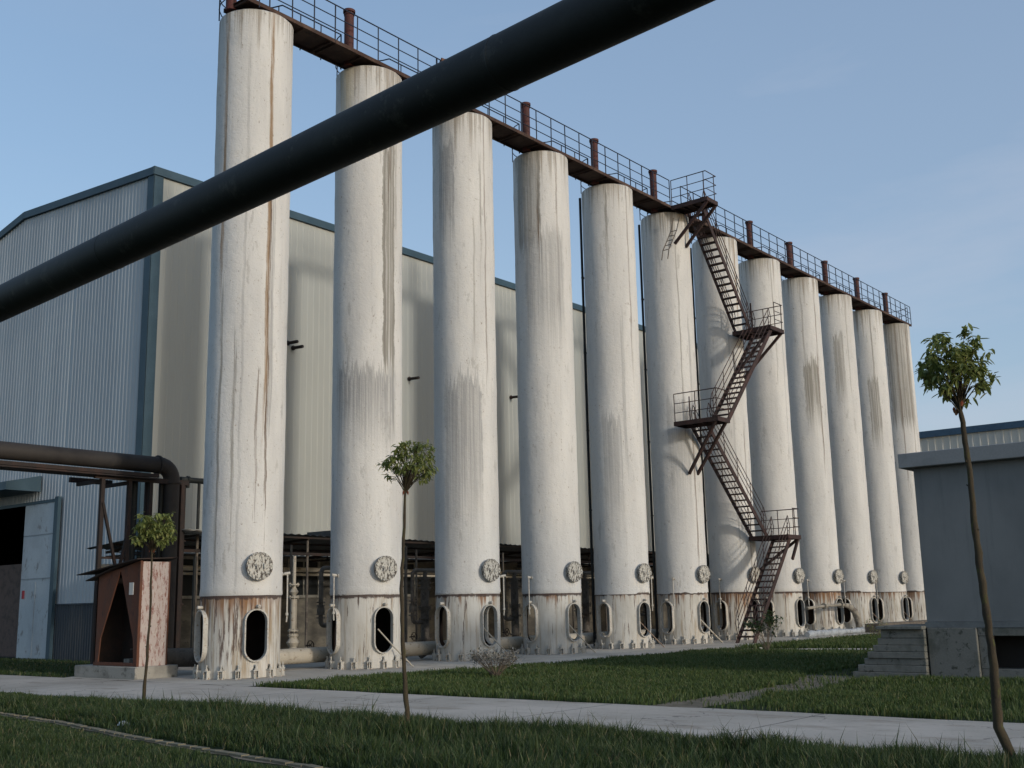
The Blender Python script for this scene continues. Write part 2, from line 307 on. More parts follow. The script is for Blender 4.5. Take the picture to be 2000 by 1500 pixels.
m = MB(); m.box(3.54, 3.93, WV-.06, WV-.03, 0, 17.0); m.box(3.53, 3.56, WV-.06, WV+.32, 0, 17.0); part('corner_trim', m, TEAL, wh, smooth=False)
m = MB(); m.box(3.5, 70, WV-.12, WV+.05, 17.0, 17.30); m.add([(3.5, WV+.05, 17.30), (70, WV+.05, 17.30), (70, WV+.05, 17.0), (3.5, WV+.05, 17.0)], [(0, 1, 2, 3)]); part('eave_trim', m, TEAL, wh, smooth=False)
m = MB(); m.beam((3.55, WV-.08, 17.13), (3.55, 19.72, 17.13+.60), .13, .29); m.beam((3.55, 19.72, 17.13+.59), (3.55, 34, 17.13+.59-.195*14.28), .13, .29); part('gable_trim', m, TEAL, wh, smooth=False)
m = MB()
m.add([(3.6, WV, 17.1), (70, WV, 17.1), (70, 19.72, 17.7), (3.6, 19.72, 17.7), (3.6, 34, 14.9), (70, 34, 14.9)], [(0, 1, 2, 3), (3, 2, 5, 4)]); part('roof', m, TEAL, wh, smooth=False)
m = MB(); m.add([(3.65, 34, 0), (70, 34, 0), (70, 34, 14.9), (3.65, 34, 14.9)], [(0, 1, 2, 3)]); m.add([(70, WV, 0), (70, 34, 0), (70, 34, 14.9), (70, 19.7, 17.6), (70, WV, 17)], [(0, 1, 2, 3, 4)])
m.add([(3.7, WV+.3, .02), (70, WV+.3, .02), (70, 34, .02), (3.7, 34, .02)], [(0, 1, 2, 3)]); part('back_wall', m, DARK, wh, smooth=False)
# door leaf, opening, awning
d = MB(); d.box(3.42, 3.50, 15.66, 17.80, .06, 5.66); dr = part('door_leaf', d, DOORM, wh, smooth=False)
SEAMM = worn('door seam grey', (.30, .335, .36), (.25, .28, .30))
for bx in ((15.70, 17.76, 2.9, 2.935), (15.70, 17.76, 4.5, 4.535), (16.70, 16.715, .1, 2.8)):
    m = MB(); m.box(3.405, 3.42, *bx); part('seam', m, SEAMM, dr, smooth=False)
m = MB(); m.box(3.40, 3.52, 15.40, 15.655, 0, 5.85); m.box(3.40, 3.54, 15.655, 25, 5.665, 5.78); part('door_frame', m, TEAL, wh, smooth=False)
m = MB(); m.box(3.39, 3.403, 17.45, 17.62, 2.2, 2.5); part('door_sticker', m, NT('red sticker').col((.35, .05, .06)).m, dr, smooth=False)
m = MB(); m.add([(3.55, 17.0, 6.75), (3.55, 26, 6.75), (2.2, 26, 6.45), (2.2, 17.0, 6.45), (3.55, 17.0, 6.15), (3.55, 26, 6.15), (2.2, 26, 6.15), (2.2, 17.0, 6.15)], [(3, 2, 1, 0), (4, 5, 6, 7), (0, 4, 7, 3), (3, 7, 6, 2), (2, 6, 5, 1)]); part('door_awning', m, TEAL, wh, smooth=False)
m = MB(); m.box(4.6, 4.8, 17.0, 26, 0, 3.6); part('inner_partition', m, worn('brown inner partition', (.14, .10, .085), (.09, .07, .06)), wh, smooth=False)
# windows in the wall under the canopy
for k_, (u0, u1) in enumerate([(5.2, 6.6), (9.9, 11.5), (15.3, 16.8), (26.4, 27.9), (32, 33.6), (38, 39.6), (44, 45.6)]):
    m = MB(); z0, z1 = 2.05, 3.5; y0, y1 = WV-.12, WV-.04
    m.box(u0, u1, y0, y1, z0, z0+.1); m.box(u0, u1, y0, y1, z1-.1, z1); m.box(u0, u0+.1, y0, y1, z0+.1, z1-.1); m.box(u1-.1, u1, y0, y1, z0+.1, z1-.1); m.box((u0+u1)/2-.03, (u0+u1)/2+.03, y0+.01, y1, z0+.1, z1-.1)
    f = part('window', m, FRAMEW, wh, smooth=False); g = MB(); g.box(u0+.1, u1-.1, WV-.075, WV-.05, z0+.1, z1-.1); part('pane', g, GLASS, f, smooth=False)
for u, z in ((9.75, 11.85), (10.02, 11.7), (16.5, 11.4), (23.5, 11.5)):
    m = MB(); m.tube([(u, WV+.05, z), (u, WV-.62, z-.03)], .065, 10); m.cyl((u, WV-.04, z), (u, WV-.07, z), .1, 12); part('wall_nozzle', m, RUST, wh)

# ------------------------------------------------------------------ tanks
NT_, SP, TR, TH, ZS = 12, 4.2602, 1.0, 17.46, 1.975
RUSTC = (.21, .12, .045); GREYC = (.22, .21, .185); LGREY = (.30, .302, .30); BROWN = (.11, .07, .045); DKG = (.17, .16, .14)
MARKS = {
 1: [(-100, 5, 6.2, 17.4, RUSTC, .85, .6), (-97, 3, 4, 12.5, BROWN, .9, .5), (-92, 5.5, 6.5, 12.2, LGREY, .8, .4), (-173, 5, 10.5, 17.4, RUSTC, .8, 1.5), (-168, 4, 3, 9, GREYC, .8, .5), (-112, 3, 4.5, 7.4, BROWN, .7, .4), (-145, 4, 4.5, 8.5, GREYC, .7, .5), (-135, 3, 2, 17, LGREY, .5, .5)],
 2: [(-96, 13, 8.3, 15.2, GREYC, .95, .15), (-86, 4, 7, 17, GREYC, .8, .3), (-135, 60, 6.4, 8.2, LGREY, 1.0, .5), (-104, 3, 9, 16.5, DKG, .8, .4), (-95, 4, 14, 17.4, BROWN, .55, .5), (-175, 16, 15.3, 17.6, (.50, .46, .36), .8, .5), (-80, 4, 12, 17.4, GREYC, .6, .5)],
 3: [(-142, 38, 4.2, 8.5, LGREY, .9, 1.0), (-172, 18, 13.4, 16.4, LGREY, .85, .4), (-105, 3.5, 12.5, 16, DKG, .7, .4), (-95, 3, 9, 17.4, BROWN, .6, .5), (-120, 3, 9.5, 13.5, GREYC, .5, .5)],
 4: [(-172, 30, 13.9, 17.7, GREYC, .75, .1), (-148, 5, 14, 17.5, DKG, .85, .3), (-110, 3, 12.5, 17.5, BROWN, .7, .5), (-140, 45, 10.5, 14.3, LGREY, .7, .6), (-150, 2.5, 13.9, 15.3, BROWN, .8, .2)],
 5: [(-155, 22, 4.5, 8.5, LGREY, .6, .8), (-150, 5, 14.2, 17.3, GREYC, .8, .5), (-100, 3, 10, 17.5, BROWN, .6, .5), (-125, 6, 7, 12, LGREY, .6, .5)],
 6: [(-140, 28, 5.5, 9.5, LGREY, .55, .8), (-125, 3, 8, 17.4, GREYC, .7, .5), (-105, 4, 3, 9, BROWN, .7, .5), (-170, 12, 15, 17.5, LGREY, .6, .5), (-100, 5, 9, 13, LGREY, .6, .5)],
 7: [(-100, 4, 2.5, 9, BROWN, .6, .5), (-95, 5, 13.5, 17.5, RUSTC, .6, .5), (-130, 4, 4, 16, LGREY, .5, .5)],
 8: [(-120, 3, 12, 17.4, GREYC, .6, .5), (-95, 4, 9, 16, LGREY, .5, .5)],
 9: [(-135, 24, 10.2, 13.2, GREYC, .95, .5), (-112, 4, 8.5, 13.8, BROWN, .7, .4), (-108, 3, 14, 17.4, BROWN, .7, .4), (-150, 4, 13, 17.4, GREYC, .6, .5)],
 10: [(-150, 16, 12.0, 15.2, GREYC, .7, .4), (-120, 3, 12, 17.4, GREYC, .6, .5)],
 11: [(-145, 18, 10.0, 13.6, GREYC, .8, .4), (-140, 4, 13, 17.4, GREYC, .8, .5)],
 12: [(-140, 45, 11.4, 17.7, GREYC, .85, .2), (-150, 3, 8, 17.4, BROWN, .6, .5), (-112, 2.5, 8, 17.4, BROWN, .7, .5)],
}
WORDS = ['nearest tall white tank, with the longest rust streaks', 'second tall white tank from the near end, grey drip patch halfway up', 'third tall white tank from the near end, standing past the pale pipe crossing',
 'fourth tall white tank from the near end, grey stained left shoulder', 'fifth tall white tank from the near end, dark pipe down its left side', 'sixth tall white tank, the last one before the zigzag stair',
 'seventh tall white tank, directly behind the zigzag stair', 'eighth tall white tank, first one past the zigzag stair', 'ninth tall white tank, wide grey patch below its top third',
 'tenth tall white tank, third one from the far end', 'eleventh tall white tank, next to last at the far end', 'farthest tall white tank, its upper part stained dark grey']
# shared skirt mesh with four openings cut through
OVA = [-98.5, -8.5, 81.5, 171.5]
def stadium(w_, h_, n=10):
    r = w_/2; s_ = h_/2-r; pts = []
    for i in range(n+1): a = PI*i/n; pts.append((r*math.cos(a), s_+r*math.sin(a)))
    for i in range(n+1): a = PI+PI*i/n; pts.append((r*math.cos(a), -s_+r*math.sin(a)))
    return pts
def extr(poly, ang, zc, r0, r1):
    """poly in the tangent plane at angle ang extruded radially"""
    a = R(ang); nx, ny = math.cos(a), math.sin(a); tx, ty = -ny, nx; n = len(poly)
    vs = [(nx*r+tx*p, ny*r+ty*p, zc+q) for r in (r0, r1) for p, q in poly]
    return vs, n
def skirt_mesh(angs):
    m = MB(); N = 96; ro, ri = .985, .945
    vs = []
    for r, z in ((ro, .02), (ro, ZS+.02), (ri, ZS+.02), (ri, .02)):
        vs += [(r*math.cos(2*PI*j/N), r*math.sin(2*PI*j/N), z) for j in range(N)]
    fs = []
    for k_ in range(4):
        for j in range(N): a = k_*N+j; b = k_*N+(j+1) % N; c = ((k_+1) % 4)*N; fs.append((a, b, c+(j+1) % N, c+j))
    m.add(vs, fs); me = m.mesh('skirt_base', DARK); ob = bpy.data.objects.new('skirt_tmp', me); COL.objects.link(ob); cut = []
    for ang in angs:
        q = MB(); vs, n = extr(stadium(.55, 1.20), ang, 1.02, .6, 1.4)
        q.add(vs, [tuple(range(n)), tuple(range(2*n-1, n-1, -1))]+[(i, n+i, n+(i+1) % n, (i+1) % n) for i in range(n)])
        co = bpy.data.objects.new('cut', q.mesh('cut', DARK, smooth=False)); COL.objects.link(co); cut.append(co)
        b = ob.modifiers.new('b', 'BOOLEAN'); b.object = co; b.operation = 'DIFFERENCE'; b.solver = 'EXACT'
    import bmesh
    for q in cut+[ob]:
        bb = bmesh.new(); bb.from_mesh(q.data); bmesh.ops.recalc_face_normals(bb, faces=bb.faces); bb.to_mesh(q.data); bb.free()
    bpy.context.view_layer.update(); dg = bpy.context.evaluated_depsgraph_get(); dg.update()
    res = bpy.data.meshes.new_from_object(ob.evaluated_get(dg))
    for q in cut+[ob]: bpy.data.objects.remove(q)
    return res
INNER = worn('rusted and shade dark inside of tank', (.022, .016, .015), (.040, .025, .020), .9, 0, (3, 3, 3))  # rust brown taken near black, painting in the shade behind the openings
SKS = []
for angs in ([OVA[0], OVA[3]], OVA):
    SK = skirt_mesh(angs); SK.polygons.foreach_set('use_smooth', [True]*len(SK.polygons)); SK.set_sharp_from_angle(angle=R(30))
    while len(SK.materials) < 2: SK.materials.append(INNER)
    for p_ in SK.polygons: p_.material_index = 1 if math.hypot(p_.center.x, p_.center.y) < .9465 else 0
    SKS.append(SK)
print('skirt verts', len(SK.vertices))
def shell(i):
    N = 96; NZ = 90; rng = np.random.default_rng(100+i); ph = rng.uniform(0, 6, 8); vs = []; fs = []
    lowj = np.cumsum(rng.normal(0, .012, N)); lowj -= np.linspace(lowj[0], lowj[-1], N); lowj += rng.normal(0, .008, N)
    for k_ in range(NZ+1):
        for j in range(N):
            a = 2*PI*j/N; f = k_/NZ; z = ZS+f*(TH-.03-ZS)
            if k_ == 0: z += float(np.clip(lowj[j]*1.6, -.06, .06))
            rr = 1.0+.0035*math.sin(z*1.7+3*a+ph[0])+.003*math.sin(z*4.1-5*a+ph[1])+.003*math.sin(9*a+ph[2]+z*.7)
            if k_ == 0: rr += .012
            if k_ % 15 == 7 and k_ > 7: rr += .005
            vs.append((rr*math.cos(a), rr*math.sin(a), z))
    for k_ in range(NZ):
        for j in range(N): a = k_*N+j; b = k_*N+(j+1) % N; fs.append((a, b, b+N, a+N))
    m = MB(); m.add(vs, fs)
    top = NZ*N; m.add([(.97*math.cos(2*PI*j/N), .97*math.sin(2*PI*j/N), TH) for j in range(N)], [tuple(range(N))])
    n0 = len(m.v)-N; m.f += [(top+j, top+(j+1) % N, n0+(j+1) % N, n0+j) for j in range(N)]
    m.add([(.98*math.cos(2*PI*j/N), .98*math.sin(2*PI*j/N), ZS-.02) for j in range(N)], [tuple(range(N-1, -1, -1))])
    n1 = len(m.v)-N; m.f += [(j, n1+j, n1+(j+1) % N, (j+1) % N) for j in range(N)]
    return m
def ring_plate(poly_o, poly_i, ang, zc, r0, r1):
    vo, n = extr(poly_o, ang, zc, r0, r1); vi, _ = extr(poly_i, ang, zc, r0, r1); vs = vo+vi; fs = []
    for j in range(n):
        k_ = (j+1) % n; fs += [(j, k_, n+k_, n+j), (2*n+k_, 2*n+j, 3*n+j, 3*n+k_), (n+j, n+k_, 3*n+k_, 3*n+j), (k_, j, 2*n+j, 2*n+k_)]
    return vs, fs
COLMESH = []
for ang in OVA:
    m = MB(); m.add(*ring_plate(stadium(.61, 1.26), stadium(.54, 1.19), ang, 1.02, .93, 1.055)); COLMESH.append(m.mesh('opening_collar', COLLARM))
LUGMESH = []
for ang in OVA:
    a = R(ang+1.5); m = MB(); m.cyl((.96*math.cos(a), .96*math.sin(a), 1.70), (1.12*math.cos(a), 1.12*math.sin(a), 1.70), .042, 10); m.cyl((1.10*math.cos(a), 1.10*math.sin(a), 1.70), (1.125*math.cos(a), 1.125*math.sin(a), 1.70), .03, 8); LUGMESH.append(m.mesh('opening_lug', COLLARM))
def chair_mesh():
    m = MB(); m.box(.985, 1.115, -.065, .065, .012, .035); m.box(.985, 1.10, -.062, -.045, .035, .19); m.box(.985, 1.10, .045, .062, .035, .19); m.box(.985, 1.115, -.075, .075, .19, .212)
    m.cyl((1.055, 0, .03), (1.055, 0, .34), .017, 8); m.cyl((1.055, 0, .212), (1.055, 0, .25), .038, 6); m.add([(1.02, -.05, .212), (1.02, .05, .212), (1.02, 0, .33)], [(0, 1, 2), (2, 1, 0)])
    return m.mesh('anchor_bracket', COLLARM)
CH = chair_mesh()
def cover_mesh():
    a = R(-98.5); n_ = Vector((math.cos(a), math.sin(a), 0)); t_ = Vector((-n_.y, n_.x, 0)); c = Vector((0, 0, 2.66)); m = MB()
    m.cyl(c+n_*.95, c+n_*1.08, .275, 32); m.cyl(c+n_*1.07, c+n_*1.11, .34, 36); m.cyl(c+n_*1.118, c+n_*1.155, .34, 36)
    for k_ in range(20):
        b = 2*PI*k_/20; q = c+t_*math.cos(b)*.305+Vector((0, 0, math.sin(b)*.305)); m.cyl(q+n_*1.05, q+n_*1.185, .019, 6)
    m2 = []
    for s_ in (-.1, .1):
        h_ = MB(); q = c+t_*s_; h_.tube([q+n_*1.15+Vector((0, 0, .05)), q+n_*1.20+Vector((0, 0, .05)), q+n_*1.20-Vector((0, 0, .06)), q+n_*1.15-Vector((0, 0, .06))], .011, 6); m2.append(h_.mesh('cover_handle', COVERM))
    return m.mesh('manhole_cover', COVERM), m2
CVM, CVH = cover_mesh()
def stub_mesh():
    m = MB(); m.cyl((-.95, -.12, 17.5), (-.95, -.12, 19.25), .145, 20); m.cyl((-.95, -.12, 19.25), (-.95, -.12, 19.33), .185, 20); m.cyl((-.95, -.12, 19.16), (-.95, -.12, 19.20), .16, 20); return m.mesh('vent_pipe', STUBM)
STUB = stub_mesh()
def rod_mesh(ang):
    a = R(ang); n_ = Vector((math.cos(a), math.sin(a), 0)); m = MB(); m.tube([n_*.98+Vector((0, 0, 2.48)), n_*1.10+Vector((0, 0, 2.50)), n_*1.13+Vector((0, 0, 2.46)), n_*1.13+Vector((0, 0, 1.42)), n_*1.12+Vector((0, 0, 1.30))], .020, 8)
    m.cyl(n_*1.05+Vector((0, 0, 2.5)), n_*1.2+Vector((0, 0, 2.52)), .036, 8); m.cyl(n_*1.13+Vector((0, 0, 1.47)), n_*1.13+Vector((0, 0, 1.53)), .036, 8); m.cyl(n_*.97+Vector((0, 0, 2.49)), n_*1.02+Vector((0, 0, 2.49)), .055, 10)
    return m.mesh('drain_rod', COLLARM)
ROD = {-40: rod_mesh(-40), 176: rod_mesh(176), -167: rod_mesh(-167)}
def child(name, me, parent, loc=(0, 0, 0), rz=0):
    ob = bpy.data.objects.new(name, me); ob.location = loc; ob.rotation_euler = (0, 0, rz); COL.objects.link(ob); ob.parent = parent; return ob
for i in range(1, NT_+1):
    u = SP*(i-1); tw = empty('storage_tank', (u, 0, 0), WORDS[i-1], 'storage tank', 'row of tall white tanks')
    mesh = shell(i).mesh('tank_shell', tower_mat(i, MARKS[i])); mesh.polygons.foreach_set('use_smooth', [True]*len(mesh.polygons)); child('tank_shell', mesh, tw)
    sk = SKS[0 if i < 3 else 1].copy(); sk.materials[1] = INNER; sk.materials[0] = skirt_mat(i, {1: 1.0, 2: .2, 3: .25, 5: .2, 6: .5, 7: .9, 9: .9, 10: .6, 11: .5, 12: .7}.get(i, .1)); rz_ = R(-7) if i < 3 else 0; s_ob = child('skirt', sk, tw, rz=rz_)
    for k_ in ((0, 3) if i < 3 else range(4)): child('opening_collar', COLMESH[k_], tw, rz=rz_); child('opening_lug', LUGMESH[k_], tw, rz=rz_)
    for k_ in range(16): child('anchor_bracket', CH, tw, rz=2*PI*(k_+.31)/16)
    cv = child('manhole_cover', CVM, tw, rz=rz_); child('cover_handle', CVH[0], cv); child('cover_handle', CVH[1], cv); child('vent_pipe', STUB, tw)
    ang = {1: -40, 3: -40, 5: -40, 6: -167, 8: -167}.get(i, 176); child('drain_rod', ROD[ang], tw)
    if i in (5, 6, 7):
        m = MB(); a = R(122); p = (1.07*math.cos(a), 1.07*math.sin(a)); m.cyl((u+p[0], p[1], .1), (u+p[0], p[1], 17.3), .05, 8)
        for zz in range(2, 17, 3): m.box(u+p[0]-.07, u+p[0]+.07, p[1]-.08, p[1]+.02, zz, zz+.05)
        part('down_pipe', m, BLACKPIPE, tw)
# ------------------------------------------------------------------ catwalk over the tank tops
cw = empty('catwalk', (0, -.35, 17.5), 'rusty steel catwalk with dark railings running along the tank tops', 'catwalk')
V0, V1, DZ = -.86, .16, 17.5
edges = [-1.0]+[SP*(i+.5) for i in range(11)]+[47.9]
for i in range(12):
    a, b = edges[i]+.01, edges[i+1]-.01; m = MB()
    m.box(a, b, V0+.02, V1-.02, DZ+.125, DZ+.14); m.box(a, b, V0, V0+.05, DZ+.035, DZ+.15); m.box(a, b, V1-.05, V1, DZ+.035, DZ+.15)
    n = int((b-a)/.85)+1
    for k_ in range(n): x = a+.05+(b-a-.15)*k_/max(1, n-1); m.box(x, x+.05, V0+.05, V1-.05, DZ+.05, DZ+.122)
    part('deck_span', m, DECKM, cw, smooth=False)
def railing(parent, path, z0, h, nr, step, name='railing', r=.021, mat=None, closed=False):
    m = MB(); path = [Vector((*p, 0)) for p in path]
    for k_ in range(nr):
        z = z0+h*(nr-k_)/nr - (0 if k_ == 0 else .02); m.tube([p+Vector((0, 0, z)) for p in path], r if k_ == 0 else r*.8, 6)
    L = 0; segs = [(path[i+1]-path[i]).length for i in range(len(path)-1)]; T = sum(segs); n = max(1, round(T/step))
    for k_ in range(n+1):
        s_ = T*k_/n; i = 0
        while i < len(segs)-1 and s_ > segs[i]: s_ -= segs[i]; i += 1
        p = path[i]+(path[i+1]-path[i])*min(1, s_/segs[i]); lean = Vector((random.uniform(-.012, .012), random.uniform(-.01, .01), 0))
        m.tube([p+Vector((0, 0, z0-.05)), p+lean+Vector((0, 0, z0+h))], r, 6)
    return part(name, m, mat or RAILM, parent)
ZR = DZ+.14; L0a, L0b = 20.42, 21.32
for i in range(12):      # camera-side rail, one panel per bay
    a, b = edges[i], edges[i+1]
    if a < L0a < b: railing(cw, [(a, V0+.02), (L0a, V0+.02)], ZR, 1.1, 3, 1.02); railing(cw, [(L0b, V0+.02), (b, V0+.02)], ZR, 1.1, 3, 1.02)
    else: railing(cw, [(a, V0+.02), (b, V0+.02)], ZR, 1.1, 3, .86)
def circ(u, a0, a1, r=1.02, n=12): return [(u+r*math.cos(R(a0+(a1-a0)*k_/n)), r*math.sin(R(a0+(a1-a0)*k_/n))) for k_ in range(n+1)]
for i in range(12):      # far rail curls round the back of every tank top
    u = SP*i; a0 = 171; a1 = 9
    if i == 0: a0 = 236
    if i == 11: a1 = -56
    p = circ(u, a0, a1)
    if i < 11: p = p+[(u+SP-1.02, .16)]
    railing(cw, p, ZR-.1, 1.08, 3, .8, r=.019)
# ------------------------------------------------------------------ zigzag stair
st = empty('zigzag_stair', (21.8, -2.4, 0), 'dark brown zigzag steel stair climbing the front of the seventh tank', 'staircase')
def landing(u0, u1, v0, v1, z, rails, braces):
    m = MB(); m.box(u0, u1, v0, v1, z-.03, z); 
    for x in (u0, u1-.05): m.box(x, x+.05, v0, v1, z-.17, z-.032)
    for y in (v0, v1-.05): m.box(u0+.052, u1-.052, y, y+.05, z-.17, z-.032)
    for k_ in range(1, 4): y = v0+(v1-v0)*k_/4; m.box(u0+.052, u1-.052, y, y+.04, z-.10, z-.032)
    L = part('landing', m, STAIRM, st, smooth=False)
    for p in rails: railing(L, p, z, 1.1, 3, .8, r=.018, mat=STAIRM)
    m = MB()
    for a, b in braces: m.beam(a, b, .09, .11)
    if braces: part('brace', m, STAIRM, L, smooth=False)
def flight(ua, za, ub, zb, v0, v1, n=18):
    m = MB()
    for v in (v0, v1): m.beam((ua, v, za-.08), (ub, v, zb-.08), .035, .20)
    F = part('flight', m, STAIRM, st, smooth=False); tm = None
    for k_ in range(1, n):
        f = k_/n; x = ua+(ub-ua)*f; z = za+(zb-za)*f; q = MB(); q.box(x-.125, x+.125, v0+.02, v1-.02, z-.035, z-.005); q.box(x-.125, x-.115, v0+.02, v1-.02, z-.07, z-.035)
        part('tread', q, STAIRM, F, smooth=False)
    for v in (v0, v1):
        m = MB()
        for h in (.95, .65, .35): m.tube([(ua+(ub-ua)*.04, v, za+h-(za-zb)*.04), (ub-(ub-ua)*.04, v, zb+h+(za-zb)*.04)], .017, 6)
        dx = (za-zb)/(ub-ua); nrm = Vector((dx, 0, 1)).normalized() if ub > ua else Vector((dx, 0, 1)).normalized()
        for k_ in range(5):
            f = .06+.88*k_/4; x = ua+(ub-ua)*f; z = za+(zb-za)*f; m.tube([(x, v, z-.05), (x, v, z+.95)], .015, 6)
        # sloping end hooks of the handrail
        for f, s_ in ((.04, -1), (.96, 1)):
            x = ua+(ub-ua)*f; z = za+(zb-za)*f; m.tube([(x, v, z+.95), (x+s_*.16*(1 if ub > ua else -1), v, z+.55), (x, v, z)], .016, 6)
        part('handrail', m, STAIRM, F)
A0, A1, B0, B1 = -1.85, -1.15, -2.75, -2.02
Z1, Z2, Z3 = 13.02, 8.52, 4.24
U1a, U1b = 24.75, 26.05; U2a, U2b = 19.75, 20.7; U3a, U3b = 25.1, 26.3
landing(L0a, L0b, -2.55, -.88, 17.62, [[(L0a+.03, -.9), (L0a+.03, -2.52), (L0b-.03, -2.52), (L0b-.03, -1.95)]], [((L0b-.1, -2.5, 17.45), (L0b-.1, -1.0, 16.0)), ((L0a+.1, -2.5, 17.45), (L0a+.1, -.9, 16.0))])
flight(L0b, 17.62, U1a+.15, Z1, A0, A1)
landing(U1a, U1b, -2.85, -1.05, Z1, [[(U1b-.03, -1.1), (U1b-.03, -2.82), (U1a+.5, -2.82)], [(U1a+.03, -1.95), (U1a+.03, -2.0)]], [((U1b-.1, -2.75, Z1-.15), (U1b-.3, -.95, Z1-1.9)), ((U1a+.15, -2.75, Z1-.15), (U1a+.4, -1.0, Z1-1.7))])
flight(U1a+.3, Z1, U2b, Z2, B0, B1)
landing(U2a, U2b, -2.85, -.9, Z2, [[(U2b-.03, -1.1), (U2b-.03, -1.12)], [(U2a+.03, -.95), (U2a+.03, -2.82), (U2b-.03, -2.82)]], [((U2a+.1, -2.7, Z2-.15), (U2a+1.0, -.9, Z2-1.95)), ((U2b-.1, -2.7, Z2-.15), (U2b+.55, -.98, Z2-1.95))])
flight(U2b, Z2, U3a+.15, Z3, A0, A1)
landing(U3a, U3b, -2.85, -1.05, Z3, [[(U3b-.03, -1.1), (U3b-.03, -2.82), (U3a+.6, -2.82)]], [((U3b-.1, -2.75, Z3-.15), (U3b-.6, -1.0, Z3-1.5)), ((U3b-.1, -2.75, Z3-.15), (U3b-.75, -2.75, Z3-1.0))])
flight(U3a+.4, Z3, 21.75, .05, B0, B1)
# ladder-like bent frame hanging under the top landing
m = MB()
for dv in (0, .28): m.tube([(L0a-.15, -1.05-dv, 17.0), (L0a-.55, -1.12-dv, 16.3), (L0a-1.35, -1.2-dv, 15.3), (L0a-1.4, -1.15-dv, 14.9)], .022, 6)
for f in (0, .25, .5, .75, 1): x = L0a-.55-.8*f; m.tube([(x, -1.12-.08*f, 16.3-1.0*f), (x, -1.40-.08*f, 16.3-1.0*f)], .015, 6)
part('bent_ladder', m, OLDSTEEL, st)
# ------------------------------------------------------------------ pipes between the tanks
for i in range(11):
    u = SP*i; m = MB(); m.tube([(u+.25, 1.25, .36), (u+SP-.2, 1.25, .36)], .21, 20)
    cr = single('connecting_pipe', m, WHITEPIPE, (u+2, 1.25, 0), 'thick cream pipe low on the ground between tanks %s and %s' % (('one two three four five six seven eight nine ten eleven twelve'.split()[i]), ('one two three four five six seven eight nine ten eleven twelve'.split()[i+1])), 'pipe', 'cream pipes between the tank feet')
def flange(m, c, d, r, th=.04): c = Vector(c); d = Vector(d).normalized(); m.cyl(c-d*th/2, c+d*th/2, r, 16)
def wheel(c, d, r):
    m = MB(); c = Vector(c); d = Vector(d).normalized(); x = d.orthogonal().normalized(); y = d.cross(x)
    pts = [c+(x*math.cos(2*PI*k_/16)+y*math.sin(2*PI*k_/16))*r for k_ in range(17)]; m.tube(pts, .014, 6, cap=False)
    for k_ in range(4): m.tube([c, pts[k_*4]], .010, 5)
    m.tube([c-d*.2, c+d*.03], .018, 8); return m
ORD = ['second', 'third', 'fourth', 'fifth', 'sixth', 'seventh', 'eighth', 'ninth', 'tenth', 'eleventh', 'twelfth']
mats = {1: (WHITEPIPE, RUST)}
